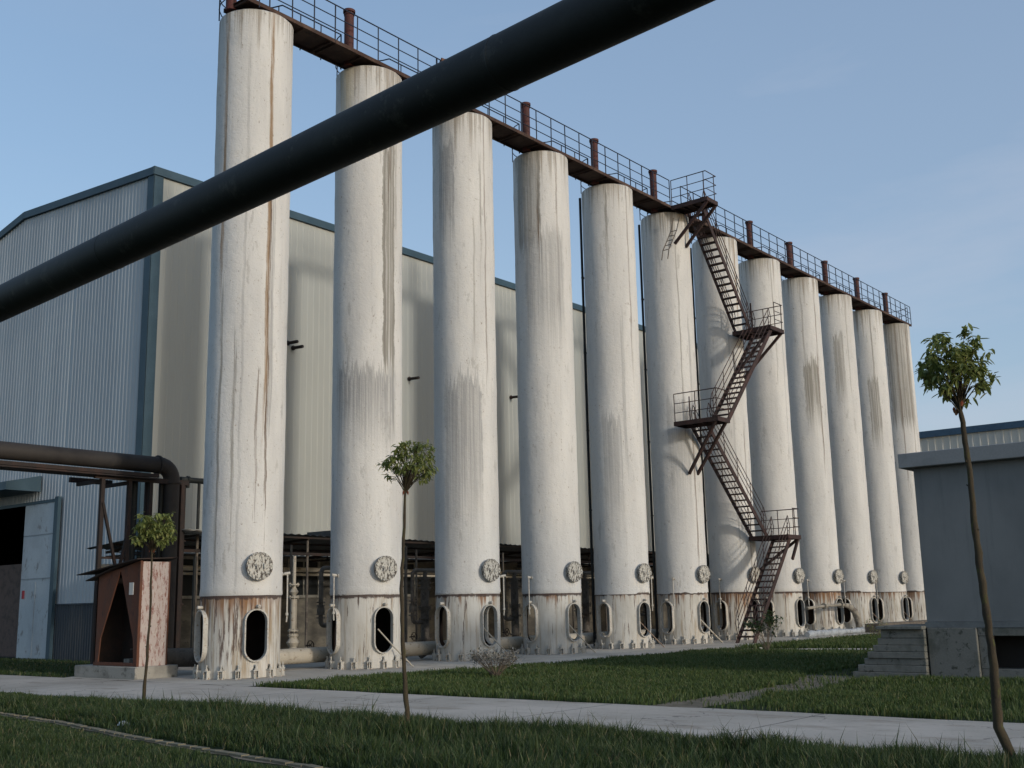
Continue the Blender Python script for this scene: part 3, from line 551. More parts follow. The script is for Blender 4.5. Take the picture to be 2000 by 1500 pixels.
for k_, u in enumerate([3.22, 8.55, 13.07, 17.3, 21.5, 25.8, 30.1, 34.3, 38.6, 42.8]):
    v = 1.85; base = empty('valve_manifold', (u, v, 0), 'flanged valve pipes standing left behind the %s tank' % ORD[k_], 'pipework', 'valve pipes behind the tanks')
    MM = WHITEPIPE if k_ == 0 else OLDSTEEL
    m = MB()
    if k_ == 0:
        m.cyl((u, v, .3), (u, v, .95), .11, 14); m.cyl((u, v, 1.05), (u, v, 1.9), .095, 14); m.cyl((u, v, 1.9), (u, v, 2.05), .06, 14); m.cyl((u, v, 2.05), (u, v, 2.3), .06, 12); m.cyl((u, v, 2.32), (u, v, 3.1), .05, 12)
        m.tube([(u, v, 2.02), (u, v, 2.1), (u, v, 2.2)], [.07, .13, .07], 14)
        m.tube([(u, v, .55), (u, v, .7), (u, v, .86)], [.09, .19, .09], 14)
    else:
        m.cyl((u, v, .15), (u, v, 2.55), .135, 16); m.tube([(u, v, 2.5), *arc((u, v, 2.75), (0, 0, -1), (1, 0, 0), .12), (u+.5, v, 2.75)], .07, 10)
        m.tube([(u, v, .3), (u, v, .2), (u-.2, v, .12)], .11, 12)
    part('main_pipe', m, MM, base)
    for zz in ((.5, .9, 1.03, 1.95, 2.3) if k_ == 0 else (.45, .62, 1.25, 1.55, 1.62, 2.2, 2.36, 2.5)):
        m = MB(); flange(m, (u, v, zz), (0, 0, 1), .2 if k_ else .15); 
        for j in range(6): a = 2*PI*j/6; rr = .175 if k_ else .125; m.cyl((u+rr*math.cos(a), v+rr*math.sin(a), zz-.05), (u+rr*math.cos(a), v+rr*math.sin(a), zz+.05), .014, 6)
        part('flange', m, MM, base)
    us = u+1.0 if k_ == 0 else u-.56; ue = us+.55 if k_ == 0 else u
    m = MB(); top = 2.75 if k_ else 2.78
    m.tube([(us, v, 1.72), (us, v, top-.2)]+arc((us, v, top), (0, 0, -1), (1, 0, 0), .16)+[(ue+.1, v, top)], .065, 10)
    m.tube([(us, v, 1.45), (us, v, 1.3)]+arc((us, v, 1.14), (0, 0, 1), (1, 0, 0), .14)+[(ue, v, 1.14)], .065, 10)
    m.tube([(us, v, 1.44), (us, v, 1.52), (us, v, 1.60), (us, v, 1.72)], [.07, .115, .115, .07], 12)
    part('side_pipe', m, OLDSTEEL if k_ == 0 else OLDSTEEL, base)
    for zz in (1.36, 1.46, 1.70, 1.80): m = MB(); flange(m, (us, v, zz), (0, 0, 1), .125, .035); part('flange', m, OLDSTEEL, base)
    part('hand_wheel', wheel((u-.75 if k_ else u+.42, v-.25, .72 if k_ else .62), (0, -1, .1), .12), RUST, base)
    m = MB(); m.cyl((u+.35, v+1.2, 0), (u+.35, v+1.2, 3.6), .05, 8); m.cyl((u+.95, v+1.3, .3), (u+.95, v+1.3, 3.5), .035, 8); part('riser_pipe', m, OLDSTEEL, base)
# canopy along the warehouse
cp = empty('lean_to_canopy', (25, 7, 0), 'long dark corrugated lean-to canopy on posts along the warehouse foot', 'canopy')
m = MB(); vs = []; fs = []; CF, CB = 5.2, WV-.08; us_ = np.arange(1.6, 52, .075); nn = len(us_)
for q, (v, z) in enumerate(((CF, 3.98), (CB, 3.66))):
    for k_, u in enumerate(us_): vs.append((float(u), v, z+.022*math.sin(k_*PI/2)+(.02*math.sin(u*1.3) if q == 0 else 0)))
for k_ in range(nn-1): fs.append((k_, k_+1, nn+k_+1, nn+k_))
m.add(vs, fs); part('roof_sheet', m, SLATE, cp)
for u in np.arange(2.4, 52, SP):
    m = MB(); u = float(u); m.beam((u, CF+.1, 3.88), (u, CB, 3.56), .06, .08); m.beam((u, CF+.1, 3.42), (u, CB, 3.42), .05, .06)
    for v in (6.2, 7.8, 9.2): m.beam((u, v, 3.42), (u, v, 3.86-.06*(v-5.2)), .04, .04)
    m.beam((u, CF+.1, 3.42), (u, 7.8, 3.70), .04, .04); m.beam((u, 7.8, 3.44), (u, CB, 3.58), .04, .04); part('truss', m, RUST, cp, smooth=False)
    m = MB(); m.cyl((u, CF+.15, 0), (u, CF+.15, 3.82), .042, 10); part('post', m, OLDSTEEL, cp)
m = MB()
for v, z in ((CF+.1, 3.905), (7.0, 3.81), (8.7, 3.72)): m.beam((1.6, v, z), (52, v, z), .05, .06)
m.beam((1.6, CF+.12, 3.38), (52, CF+.12, 3.38), .06, .09); part('purlin', m, RUST, cp, smooth=False)
m = MB(); m.box(8.2, 9.85, 5.6, 7.2, 4.05, 4.25); part('roof_box', m, SLATE, cp, smooth=False)
m = MB(); m.tube([(1.5, 9.2, 3.05), (52, 9.2, 3.05)], .09, 10); m.tube([(1.5, 8.7, 2.85), (52, 8.7, 2.85)], .05, 8); part('hung_pipe', m, WHITEPIPE, cp)

# ------------------------------------------------------------------ overhead pipe across the view
hp = empty('overhead_pipe', (-12.0, -10, 0), 'thick black pipe crossing the sky overhead in front of the tanks', 'pipe')
BRK = 5.85
c0 = Vector((CAM.x, CAM.y, 0))+Vector((.99723, -.07434, 0))*5.488; dh = Vector((.07434, .99723, 0)); PZ = 5.515
m = MB(); pa = c0-dh*9+Vector((0, 0, PZ)); pb = c0+dh*62+Vector((0, 0, PZ)); m.tube([pa+(pb-pa)*k_/40 for k_ in range(41)], .2124, 40); part('pipe_run', m, BLACKPIPE, hp)
for k_ in range(12):
    q = pa+dh*(2.2+k_*6.0); m = MB(); m.tube([q-dh*.012, q, q+dh*.012], [.2126, .2165, .2126], 40, cap=False); part('weld_seam', m, BLACKPIPE, hp)
p = c0+dh*BRK+Vector((0, 0, PZ))
m = MB(); q = p+Vector((0, 0, .205)); m.beam(q-dh*.05-Vector((.03, 0, 0)), q+dh*.07-Vector((.03, 0, 0)), .05, .035); m.beam(q-dh*.05-Vector((.04, 0, -.005)), q-dh*.04-Vector((.04, 0, -.005)), .08, .05); part('rusty_bracket', m, worn('bright rust', (.16, .075, .04), (.09, .05, .035)), hp, smooth=False)
# ------------------------------------------------------------------ pipe rack at left
LV = 5.0
lp = empty('insulated_pipe', (1.2, LV, 0), 'thick brown pipe entering from the left and bending down beside the first tank', 'pipe')
m = MB(); m.tube([(-40, LV, 5.79), (.75, LV, 5.79)]+arc((1.2, LV, 5.79), (-1, 0, 0), (0, 0, -1), .42, 8)+[(1.2, LV, 2.0), (1.2, LV, .2)], .235, 24); part('pipe_run', m, LOWPIPE, lp)
for c, d_ in (((.72, LV, 5.79), (1, 0, 0)), ((1.2, LV, 5.30), (0, 0, 1))): m = MB(); flange(m, c, d_, .285, .05); part('collar', m, LOWPIPE, lp)
rk = empty('pipe_rack', (0, LV, 0), 'rusty steel pipe rack with crossed braces behind the red hut', 'pipe rack')
for u in (-1.05, -.22, .45, 1.5):
    for v in (LV-.1, LV+1.2):
        if v > LV: continue
        m = MB(); m.beam((u, v, 0), (u, v, 5.25), .11, .11); part('post', m, RUST, rk, smooth=False)
m = MB(); m.beam((-1.3, LV-.1, 5.32), (1.7, LV-.1, 5.32), .1, .14); m.beam((-1.3, LV+1.2, 5.32), (0, LV+1.2, 5.32), .1, .14)
m.beam((-.22, LV-.1, 5.2), (-.22, LV+1.2, 5.2), .09, .1); m.beam((-1.05, LV-.1, 5.2), (-1.05, LV+1.2, 5.2), .09, .1); m.beam((-1.05, LV-.1, 3.1), (-.22, LV-.1, 3.1), .05, .06); part('crossbeam', m, RUST, rk, smooth=False)
for a, b in (((-1.05, LV-.16, 4.6), (-.5, LV-.16, 2.6)), ((-.22, LV-.16, 4.0), (-.5, LV-.16, 2.6))): m = MB(); m.beam(a, b, .07, .07); part('brace', m, RUST, rk, smooth=False)
m = MB()
for v in (LV-.25, LV+.3): m.beam((-40, v, 5.44), (.6, v, 5.44), .08, .10)
m.box(-40, .55, LV-.33, LV+.38, 5.33, 5.37)
for k_ in range(40): m.beam((-39+k_, LV-.25, 5.40), (-39+k_, LV+.3, 5.40), .05, .05)
part('pipe_ladder', m, RUST, rk, smooth=False)
for k_, (u, v, r_, z1, what) in enumerate(((.12, LV+.2, .10, 5.3, 'thick dark riser pipe standing left in the pipe rack'), (.62, LV+.25, .12, 5.3, 'thick dark riser pipe in the middle of the pipe rack'), (.93, LV+.1, .07, 5.3, 'thin riser pipe next to the bent pipe end'), (1.62, LV, .07, 5.4, 'thin black riser pipe right of the pipe rack'))):
    m = MB(); m.cyl((u, v, .1), (u, v, z1), r_, 14)
    for zz in (1.8, 3.6): m.cyl((u, v, zz), (u, v, zz+.05), r_+.05, 14)
    single('riser_pipe', m, BLACKPIPE if k_ % 2 == 0 else RUST, (u, v, 0), what, 'pipe', 'riser pipes of the rack')
m = MB(); m.tube([(1.5, LV, 5.43), (3.6, LV, 5.43), (4.2, LV, 5.43)], .085, 12); m.cyl((1.75, LV, 5.32), (1.75, LV, 5.2), .06, 10); m.cyl((1.72, LV, 5.43), (1.78, LV, 5.43), .12, 12)
m.tube([(2.15, LV, 5.43), (2.15, LV, 4.0)], .045, 10); m.tube([(2.1, LV, 3.2), (2.1, LV, .2)], .05, 10); m.tube([(2.55, LV+.2, 3.6), (2.55, LV+.2, .2)], .08, 10)
single('branch_pipe', m, BLACKPIPE, (2.0, LV, 0), 'black pipe reaching from the rack to behind the first tank', 'pipe')
m = MB(); m.tube([(-.4, 1.6+1.0, .45), (1.2, 1.25+1.0, .40)], .24, 16); single('stub_pipe', m, OLDSTEEL, (.4, 2.3, 0), 'short thick dirty pipe on the ground between red hut and first tank', 'pipe')
tarp = MB(); n = 14
for k_ in range(n+1):
    for j in range(5): u = 1.5+2.4*k_/n; v = 4.5+1.2*j/4; tarp.v.append((u, v, 3.98-.10*j/4-.12*math.sin(PI*k_/n)*(1-j/4)-.035*math.sin(k_*2.1)*(1-j/4)))
for k_ in range(n):
    for j in range(4): a = k_*5+j; tarp.f.append((a, a+5, a+6, a+1))
ob = single('tarpaulin', tarp, worn('grimy pale tarp', (.36, .35, .32), (.12, .12, .11), c3=(.05, .05, .05)), (2.5, 5, 3.9), 'ragged grimy tarp sagging beside the first tank', 'tarpaulin'); ob.modifiers.new('s', 'SOLIDIFY').thickness = .012
# ------------------------------------------------------------------ red hut
REDM = worn('rusty red sheet', (.12, .048, .028), (.085, .045, .032), .8, 0, (2, 2, 1), c3=(.06, .03, .025))
PINKM = NT('flaking pink white paint', .85)
_k = PINKM.mix(PINKM.ss(PINKM.noise((16, 16, 4), 1, 7, .8),   .50, .60), (.40, .345, .325), (.21, .10, .085)); _x = PINKM.xyz()
PINKM.col(PINKM.mix(PINKM.ss(PINKM.noise((20, 20, 5), 1, 4, .7, (4, 4, 4)), .56, .66), _k, (.45, .42, .38))); PINKM = PINKM.m
hut = empty('red_hut', (-1.35, 2.6, 0), 'narrow rusty red metal hut on a concrete base left of the first tank', 'hut')
x0, x1, y0, y1 = -1.77, -.96, 1.7, 3.65
m = MB(); m.box(x0-.1, x1+.3, y0-.1, y1+.75, 0, .31); part('concrete_base', m, CONC, hut, bevel=.02)
m = MB(); m.box(x0+.03, x1, y0, y0+.03, .31, 2.86); part('front_wall', m, PINKM, hut, smooth=False)
m = MB(); m.box(x1-.03, x1, y0+.032, y1, .31, 2.86); m.box(x0, x1, y1, y1+.03, .31, 2.55); m.box(x0+.04, x1-.04, y0+.031, y0+.04, .31, 2.8); part('back_wall', m, RUST, hut, smooth=False)
m = MB()   # side with triangular gap: two leaning sheets
m.add([(x0, y0, .31), (x0, y0, 2.88), (x0, 2.62, 2.72), (x0, 1.92, .95), (x0, 1.86, .31)], [(0, 1, 2, 3, 4)]); m.add([(x0, 2.58, 2.73), (x0, y1, 2.55), (x0, y1, .31), (x0, 3.48, .31), (x0, 3.40, 1.0)], [(0, 1, 2, 3, 4)])
s_ = part('side_wall', m, REDM, hut, smooth=False); s_.modifiers.new('s', 'SOLIDIFY').thickness = .03
m = MB(); m.box(x0-.02, x0+.05, y0-.012, y0+.03, .31, 2.87); m.box(x1-.01, x1+.03, y0-.01, y0+.03, .31, 2.87); m.box(x0, x0+.04, y1-.04, y1+.01, .31, 2.6); m.beam((x0+.01, y0, .36), (x0+.01, y1, .36), .05, .08); part('frame', m, REDM, hut, smooth=False)
m = MB(); m.add([(x0-.18, y0-.1, 2.93), (x1+.18, y0-.1, 2.98), (x1+.18, y1+.1, 2.68), (x0-.18, y1+.75, 2.62)], [(0, 1, 2, 3)]); m.add([(x0-.12, y0+.6, 2.86), (x1, y0+.6, 2.86), (x1, y1+.3, 2.5), (x0-.12, y1+.4, 2.46)], [(0, 1, 2, 3)])
s_ = part('roof_sheet', m, RUST, hut, smooth=False); s_.modifiers.new('s', 'SOLIDIFY').thickness = .025
m = MB(); m.box(x0-.018, x0-.002, 1.98, 2.16, 2.05, 2.35); part('paper_notice', m, NT('white notice').col((.55, .54, .5)).m, hut, smooth=False)
m = MB(); m.box(x0+.2, x1-.1, 2.3, 2.32, .7, .73); m.box(x0+.25, x0+.5, 2.0, 2.2, .311, .55); m.box(x0+.2, x0+.45, 2.35, 2.6, .311, .48); part('box_inside', m, worn('grey junk', (.2, .19, .17), (.12, .11, .1)), hut, smooth=False)

# ------------------------------------------------------------------ leaning poles
for u, k_, mt, L in ((SP, 1, WHITEPIPE, 'pale pole leaning out of the second tank opening'), (SP*2, 2, WHITEPIPE, 'pale pole leaning out of the third tank opening'), (SP*3, 3, WHITEPIPE, 'pale pole leaning out of the fourth tank opening'), (SP*4, 4, POLEM, 'brown wooden pole leaning out of the fifth tank opening'),
                     (SP*5, 5, WHITEPIPE, 'thick pale pole leaning out of the sixth tank opening'), (SP*9, 9, POLEM, 'pole leaning out of the tenth tank opening'), (SP*10, 10, POLEM, 'pole leaning out of the eleventh tank opening')):
    m = MB(); m.tube([(u-.32, -.80, 1.05), (u+.0, -1.12, .55), (u+.38, -1.45, .03)], .020 if k_ != 5 else .032, 8); single('leaning_pole', m, mt, (u, -1.2, 0), L, 'pole', 'poles leaning out of tank openings')
# pipe elbow across the ninth to eleventh tanks, pale pipe and rubble on the ground
m = MB(); m.tube([(29.6, -1.35, 1.22), (31.5, -1.4, 1.30), (33.2, -1.45, 1.34), (33.9, -1.5, 1.26), (34.4, -1.55, 1.0), (34.6, -1.6, .6), (34.7, -1.6, .1)], [.065, .065, .075, .13, .16, .16, .15], 14); m.cyl((31.3, -1.39, 1.29), (31.36, -1.39, 1.29), .14, 12); m.cyl((33.0, -1.44, 1.33), (33.06, -1.44, 1.33), .16, 12)
single('bent_pipe', m, worn('scaly grey pipe', (.27, .25, .21), (.12, .105, .09), .9, 0, (4, 4, 4)), (32, -1.5, 0), 'dirty pipe with a swollen elbow crossing in front of the ninth and tenth tanks', 'pipe')
m = MB(); _r = random.Random(5); m.tube([(28.2+k_*.32, -1.95+k_*.008+_r.uniform(-.05, .05), .13) for k_ in range(29)], [_r.uniform(.10, .17) for k_ in range(29)], 10); single('ground_pipe', m, worn('pale bluish pipe', (.34, .37, .40), (.20, .21, .22), .85, 0, (4, 4, 4)), (32, -1.9, 0), 'pale bluish pipe lying before the ninth tank', 'pipe')
m = MB(); m.box(34.6, 44, -2.6, -1.9, .012, .42); single('dark_trough', m, OLDSTEEL, (39, -2.2, 0), 'low dark trough in front of the farthest tanks', 'trough')
STONES = worn('pale rubble', (.45, .44, .41), (.3, .28, .25))
for k_, (u, v, s_) in enumerate(((24.4, -3.2, .16), (26.2, -3.6, .12), (20.5, -4.6, .10), (17.3, -5.3, .07), (18.2, -5.6, .08), (28.6, -2.9, .14), (30.6, -3.0, .12))):
    m = MB(); rr = random.Random(k_); n = 7
    for lv, (zz, f) in enumerate(((0, 1), (.5, .95), (.8, .5))): m.v += [(u+s_*f*math.cos(2*PI*j/n)*rr.uniform(.7, 1.2), v+s_*f*math.sin(2*PI*j/n)*rr.uniform(.7, 1.1), .01+s_*zz*rr.uniform(.7, 1)) for j in range(n)]
    for lv in range(2): m.f += [(lv*n+j, lv*n+(j+1) % n, lv*n+n+(j+1) % n, lv*n+n+j) for j in range(n)]
    m.f.append(tuple(range(2*n, 3*n))); single('stone', m, STONES, (u, v, 0), ['pale stone lying at the foot of the stair', 'pale stone right of the stair foot', 'pale stone on the apron edge before the sixth tank', 'small pale stone left of the leafy bush', 'small pale stone beside the leafy bush', 'pale stone before the eighth tank', 'pale stone before the pale bluish pipe'][k_], 'stone', 'pale stones lying about', smooth=False)
for k_, (u, v, s_) in enumerate(((-8.2, -8.15, .08), (-7.95, -8.0, .065))):
    m = MB(); rr = random.Random(k_+40); n = 9; m.v = [(u, v, s_*.9)]+[(u+s_*math.cos(2*PI*j/n)*rr.uniform(.7, 1.3), v+s_*math.sin(2*PI*j/n)*rr.uniform(.6, 1.2), s_*rr.uniform(.35, .75)) for j in range(n)]+[(u+1.2*s_*math.cos(2*PI*j/n), v+1.1*s_*math.sin(2*PI*j/n), .01) for j in range(n)]
    m.f = [(0, 1+j, 1+(j+1) % n) for j in range(n)]+[(1+j, 1+n+j, 1+n+(j+1) % n, 1+(j+1) % n) for j in range(n)]
    single('litter', m, NT('white plastic litter').col((.62, .62, .60)).m, (u, v, 0), ('crumpled white litter in the grass, left piece', 'crumpled white litter in the grass, right piece')[k_], 'litter', 'white litter in the foreground grass', smooth=False)
# ------------------------------------------------------------------ grey building at right
gb = empty('grey_building', (9, -19, 0), 'low flat-roofed grey building on a concrete plinth at the right', 'building')
t = NT('blue grey wall panel', .6, 0, .35); k = t.mix(t.ss(t.noise((.7, .7, .5), 1, 5, .6), .35, .7), (.170, .180, .182), (.130, .140, .143)); k = t.mix(t.mul(t.ss(t.noise((4, 4, .25), 1, 6, .7), .52, .70), .4), k, (.09, .10, .105)); t.col(k); PANEL = t.m
m = MB(); BX0, BX1, BY0, BY1 = 5.3, 12.5, -27.0, -15.15
ys = [BY1]+[BY1-1.15*k_ for k_ in range(1, 11)]+[BY0]
for a, b in zip(ys[:-1], ys[1:]): m.box(BX0, BX0+.08, b+.003, a-.003, 1.12, 4.20)
m.box(BX0+.081, BX1, BY1-.08, BY1-.002, 1.12, 4.2); m.box(BX1-.08, BX1, BY0, BY1-.09, 1.12, 4.2); m.box(BX0+.081, BX1-.09, BY0, BY0+.08, 1.12, 4.2); m.box(BX0+.03, BX0+.07, BY0, BY1, 1.12, 4.19); part('wall', m, PANEL, gb, smooth=False)
m = MB(); m.box(BX0-.22, BX1+.2, BY0-.2, BY1+.22, 4.203, 4.50); part('roof_slab', m, worn('grey roof edge', (.24, .25, .255), (.19, .20, .205), .8, 0, (1, 1, 1), bump=.1), gb, smooth=False, bevel=.015)
m = MB(); m.box(BX0-.05, BX1, BY0, BY1+.02, 1.0, 1.117); part('sill', m, worn('grey sill', (.15, .165, .17), (.12, .13, .135)), gb, smooth=False)
m = MB(); m.box(BX0-.10, BX0+.5, -16.12, BY1-.02, 0, .997); m.box(BX0-.04, BX0+.5, -27, -16.125, .84, .997); m.box(BX0-.02, BX0+.5, -27, -16.125, 0, .22); m.box(BX0+.55, BX1, BY0, BY1-.02, 0, .99); m.box(BX0-.06, BX0+.5, -19.2, -18.3, .22, .84); m.box(BX0-.03, BX0+.45, -16.30, -16.125, .22, .84); part('plinth', m, DARKCONC, gb, smooth=False, bevel=.015)
m = MB(); m.box(BX0+.45, BX0+.53, -27, -16.3, .221, .839); part('vent_shade_panel', m, DARK, gb, smooth=False)  # near-black slab: painted shade at the back of the recess
m = MB(); rr = random.Random(3)
lay = [(0, .13, -13.62), (.13, .27, -13.74), (.27, .40, -13.86), (.40, .53, -13.98), (.53, .66, -14.08), (.66, .80, -14.18), (.80, .97, -14.26)]
for a, b, y in lay: m.box(5.08+rr.uniform(-.03, .03), 6.7, -15.14, y+rr.uniform(-.02, .02), a+.004, b)
m.box(5.0, 6.75, -15.14, -14.2, .974, 1.04); part('steps', m, DARKCONC, gb, smooth=False, bevel=.012)
# far building beyond the last tank
fb = empty('far_shed', (58, 0, 0), 'distant pale shed with a blue roof edge beyond the grey building', 'shed')
m = MB(); ribwall(m, rib_profile(-30, 4.4, .5, .1, .05), lambda s, d, z: (60-d, s, z), 0, lambda s: 12.45); m.box(60.05, 90, -30, 4.4, 0, 12.4); part('wall', m, FARM, fb, smooth=False)
m = MB(); m.box(59.8, 90, -30.2, 4.5, 12.455, 12.9); part('roof_edge', m, worn('far blue edge', (.05, .10, .16), (.04, .08, .13)), fb, smooth=False)

# ------------------------------------------------------------------ plants
def leaf_mat(name, a, b, c, trans=.25):
    t = NT(name, .55, 0, .35); g = t.n('ShaderNodeNewGeometry').outputs['Random Per Island']
    k = t.mix(g, a, b); k = t.mix(t.ss(g, .86, .98), k, c); t.col(k)
    tr = t.n('ShaderNodeBsdfTranslucent'); t.put(tr.inputs[0], k); mx_ = t.n('ShaderNodeMixShader'); mx_.inputs[0].default_value = trans
    out = [n for n in t.t.nodes if n.type == 'OUTPUT_MATERIAL'][0]; t.t.links.new(t.b.outputs[0], mx_.inputs[1]); t.t.links.new(tr.outputs[0], mx_.inputs[2]); t.t.links.new(mx_.outputs[0], out.inputs[0]); return t.m
LEAF = leaf_mat('sapling leaf', (.15, .19, .055), (.25, .28, .09), (.32, .33, .13), .38)
REDLEAF = leaf_mat('red sapling leaf', (.28, .07, .03), (.18, .06, .03), (.2, .1, .04), .3)
TWIG = worn('sapling bark', (.055, .043, .026), (.035, .028, .02), .9, 0, (6, 6, 3), c3=(.065, .07, .02), bump=.5, fine=40)
def leaf(m, p, d, nrm, L, W):
    d = d.normalized(); s_ = d.cross(nrm).normalized(); nrm = s_.cross(d)
    a = p; b = p+d*L*.35+s_*W/2+nrm*L*.03; c = p+d*L*.35-s_*W/2+nrm*L*.03; mid = p+d*L*.4-nrm*L*.04; e = p+d*L*.78+s_*W*.3-nrm*L*.03; f = p+d*L*.78-s_*W*.3-nrm*L*.03; tip = p+d*L-nrm*L*.12
    m.add([a, b, mid, c, e, f, tip], [(0, 1, 2), (0, 2, 3), (1, 4, 2), (2, 5, 3), (2, 4, 6), (2, 6, 5)])
def sapling(pts, rs, cc, cr, nb, nl, label, seed, leafL=.10):
    rg = random.Random(seed); root = empty('sapling', (pts[0][0], pts[0][1], 0), label, 'young tree', 'young saplings along the path')
    m = MB(); P = [Vector(p) for p in pts]; fine = []; fr = []
    for i in range(len(P)-1):
        for k_ in range(5):
            f = k_/5; q = P[i].lerp(P[i+1], f)+Vector((rg.uniform(-1, 1), rg.uniform(-1, 1), 0))*.006; fine.append(q); fr.append((rs[i]*(1-f)+rs[i+1]*f)*rg.uniform(.9, 1.14))
    fine.append(P[-1]); fr.append(rs[-1]); m.tube(fine, fr, 10)
    for k_ in range(5):
        i = rg.randrange(6, len(fine)-4); a = rg.uniform(0, 6.28); m.tube([fine[i], fine[i]+Vector((math.cos(a)*.04, math.sin(a)*.04, .03))], [.014, .006], 6)
    part('trunk', m, TWIG, root)
    br = MB(); lf = MB(); rl = MB(); base = P[-1]; cc = Vector(cc)
    for b in range(nb):
        th = 2.39996*b+rg.uniform(-.25, .25); ph = math.asin(max(-.75, min(.98, -.62+1.6*(b+.5)/nb+rg.uniform(-.1, .1))))
        e = cc+Vector((math.cos(th)*math.cos(ph)*cr[0], math.sin(th)*math.cos(ph)*cr[0], math.sin(ph)*cr[1]))*rg.uniform(.55, 1.05)
        st_ = base-Vector((0, 0, rg.uniform(0, .10))); midp = st_.lerp(e, .5)+Vector((rg.uniform(-.03, .03), rg.uniform(-.03, .03), .05+rg.uniform(-.02, .05))); br.tube([st_, midp, e], [.008, .0045, .002], 5)
        twigs = [e]
        for k_ in range(2): f = rg.uniform(.4, .85); q = midp.lerp(e, f) ; q2 = q+Vector((rg.uniform(-.10, .10), rg.uniform(-.10, .10), rg.uniform(-.02, .10))); br.tube([q, q2], [.003, .0015], 4); twigs.append(q2)
        for tw_ in twigs:
            for k_ in range(nl if tw_ is e else nl//2):
                q = tw_+Vector((rg.gauss(0, .018), rg.gauss(0, .018), rg.gauss(0, .022))); a_ = rg.uniform(0, 2*PI); dp = rg.uniform(-1.7, .25)
                dd = Vector((math.cos(a_), math.sin(a_), dp)).normalized(); leaf(lf, q, dd, Vector((-dd.x*.4, -dd.y*.4, 1)), leafL*rg.uniform(.6, 1.15), leafL*rg.uniform(.30, .42))
    for k_ in range(7): leaf(rl, base+Vector((rg.gauss(0, .03), rg.gauss(0, .03), rg.uniform(-.05, .15))), Vector((rg.uniform(-.5, .5), rg.uniform(-.5, .5), -1)), Vector((1, .3, .2)), .07, .03)
    cn = part('crown', lf, LEAF, root); part('branches', br, TWIG, cn); part('red_leaves', rl, REDLEAF, cn); return root
sapling([(-5.86, -5.0, 0), (-5.84, -5.03, .8), (-5.83, -5.05, 1.7), (-5.84, -5.04, 2.72)], [.030, .025, .021, .017], (-5.84, -5.06, 3.08), (.39, .40), 40, 16, 'sapling with a round crown in front of the red hut', 5, .11)
sapling([(-7.15, -12.9, 0), (-7.17, -12.88, .56), (-7.20, -12.85, 1.2), (-7.21, -12.84, 1.84), (-7.19, -12.86, 2.49), (-7.17, -12.88, 3.15)], [.036, .031, .027, .024, .020, .016], (-7.13, -12.93, 3.46), (.38, .38), 40, 14, 'sapling in front of the second and third tanks', 11, .085)
sapling([(-6.43, -20.0, -.02), (-6.47, -19.86, .41), (-6.46, -19.87, .96), (-6.47, -19.86, 1.43), (-6.47, -19.84, 1.91), (-6.47, -19.83, 2.39), (-6.47, -19.84, 2.79), (-6.48, -19.82, 3.14), (-6.48, -19.81, 3.45)], [.048, .042, .039, .036, .033, .030, .027, .025, .021], (-6.48, -19.78, 3.80), (.37, .38), 42, 15, 'large near sapling with a moss-green trunk at the right', 23, .105)
def shrub(name, loc, rad, h, nst, nl, mat, label, seed, L, leaning=0):
    rg = random.Random(seed); root = empty(name, (*loc, 0), label, 'shrub'); b = MB(); lf = MB(); o3 = Vector((*loc, 0))
    for s_ in range(nst):
        th = rg.uniform(0, 6.28); r_ = rad*rg.uniform(.3, 1); e = o3+Vector((math.cos(th)*r_, math.sin(th)*r_, h*rg.uniform(.6, 1))); mid = o3.lerp(e, .45)+Vector((0, 0, .02)); b.tube([o3+Vector((rg.uniform(-.04, .04), rg.uniform(-.04, .04), 0)), mid, e], [.010, .007, .003], 5)
        for k_ in range(3): q = mid.lerp(e, rg.uniform(0, .9)); b.tube([q, q+Vector((rg.uniform(-.16, .16), rg.uniform(-.16, .16), rg.uniform(.03, .16)))], [.005, .002], 4)
        for k_ in range(nl): q = mid.lerp(e, rg.uniform(.1+leaning, 1.1))+Vector((rg.gauss(0, .07), rg.gauss(0, .07), rg.gauss(0, .05))); leaf(lf, q, Vector((rg.uniform(-1, 1), rg.uniform(-1, 1), rg.uniform(-.4, .8))), Vector((rg.uniform(-.5, .5), rg.uniform(-.5, .5), 1)), L*rg.uniform(.7, 1.2), L*.42)
    part('stems', b, worn('shrub stem', (.16, .13, .10), (.09, .07, .05)), root); part('foliage', lf, mat, root); return root
shrub('dry_shrub', (2.12, -6.5), .60, .62, 34, 26, leaf_mat('dusty dry leaf', (.20, .19, .16), (.34, .32, .28), (.09, .10, .05), .2), 'bare dusty grey shrub on the lawn before the third tank', 3, .07, .35)
shrub('leafy_shrub', (14.8, -6.8), .62, 1.22, 15, 30, leaf_mat('dark shrub leaf', (.030, .055, .018), (.05, .085, .028), (.07, .10, .03), .2), 'dark leafy shrub on the lawn right of the stair foot', 4, .12, .6)
shrub('weed_clump', (27.5, -5.2), .5, .75, 9, 16, LEAF, 'low weedy shrub by the far apron edge', 6, .09)
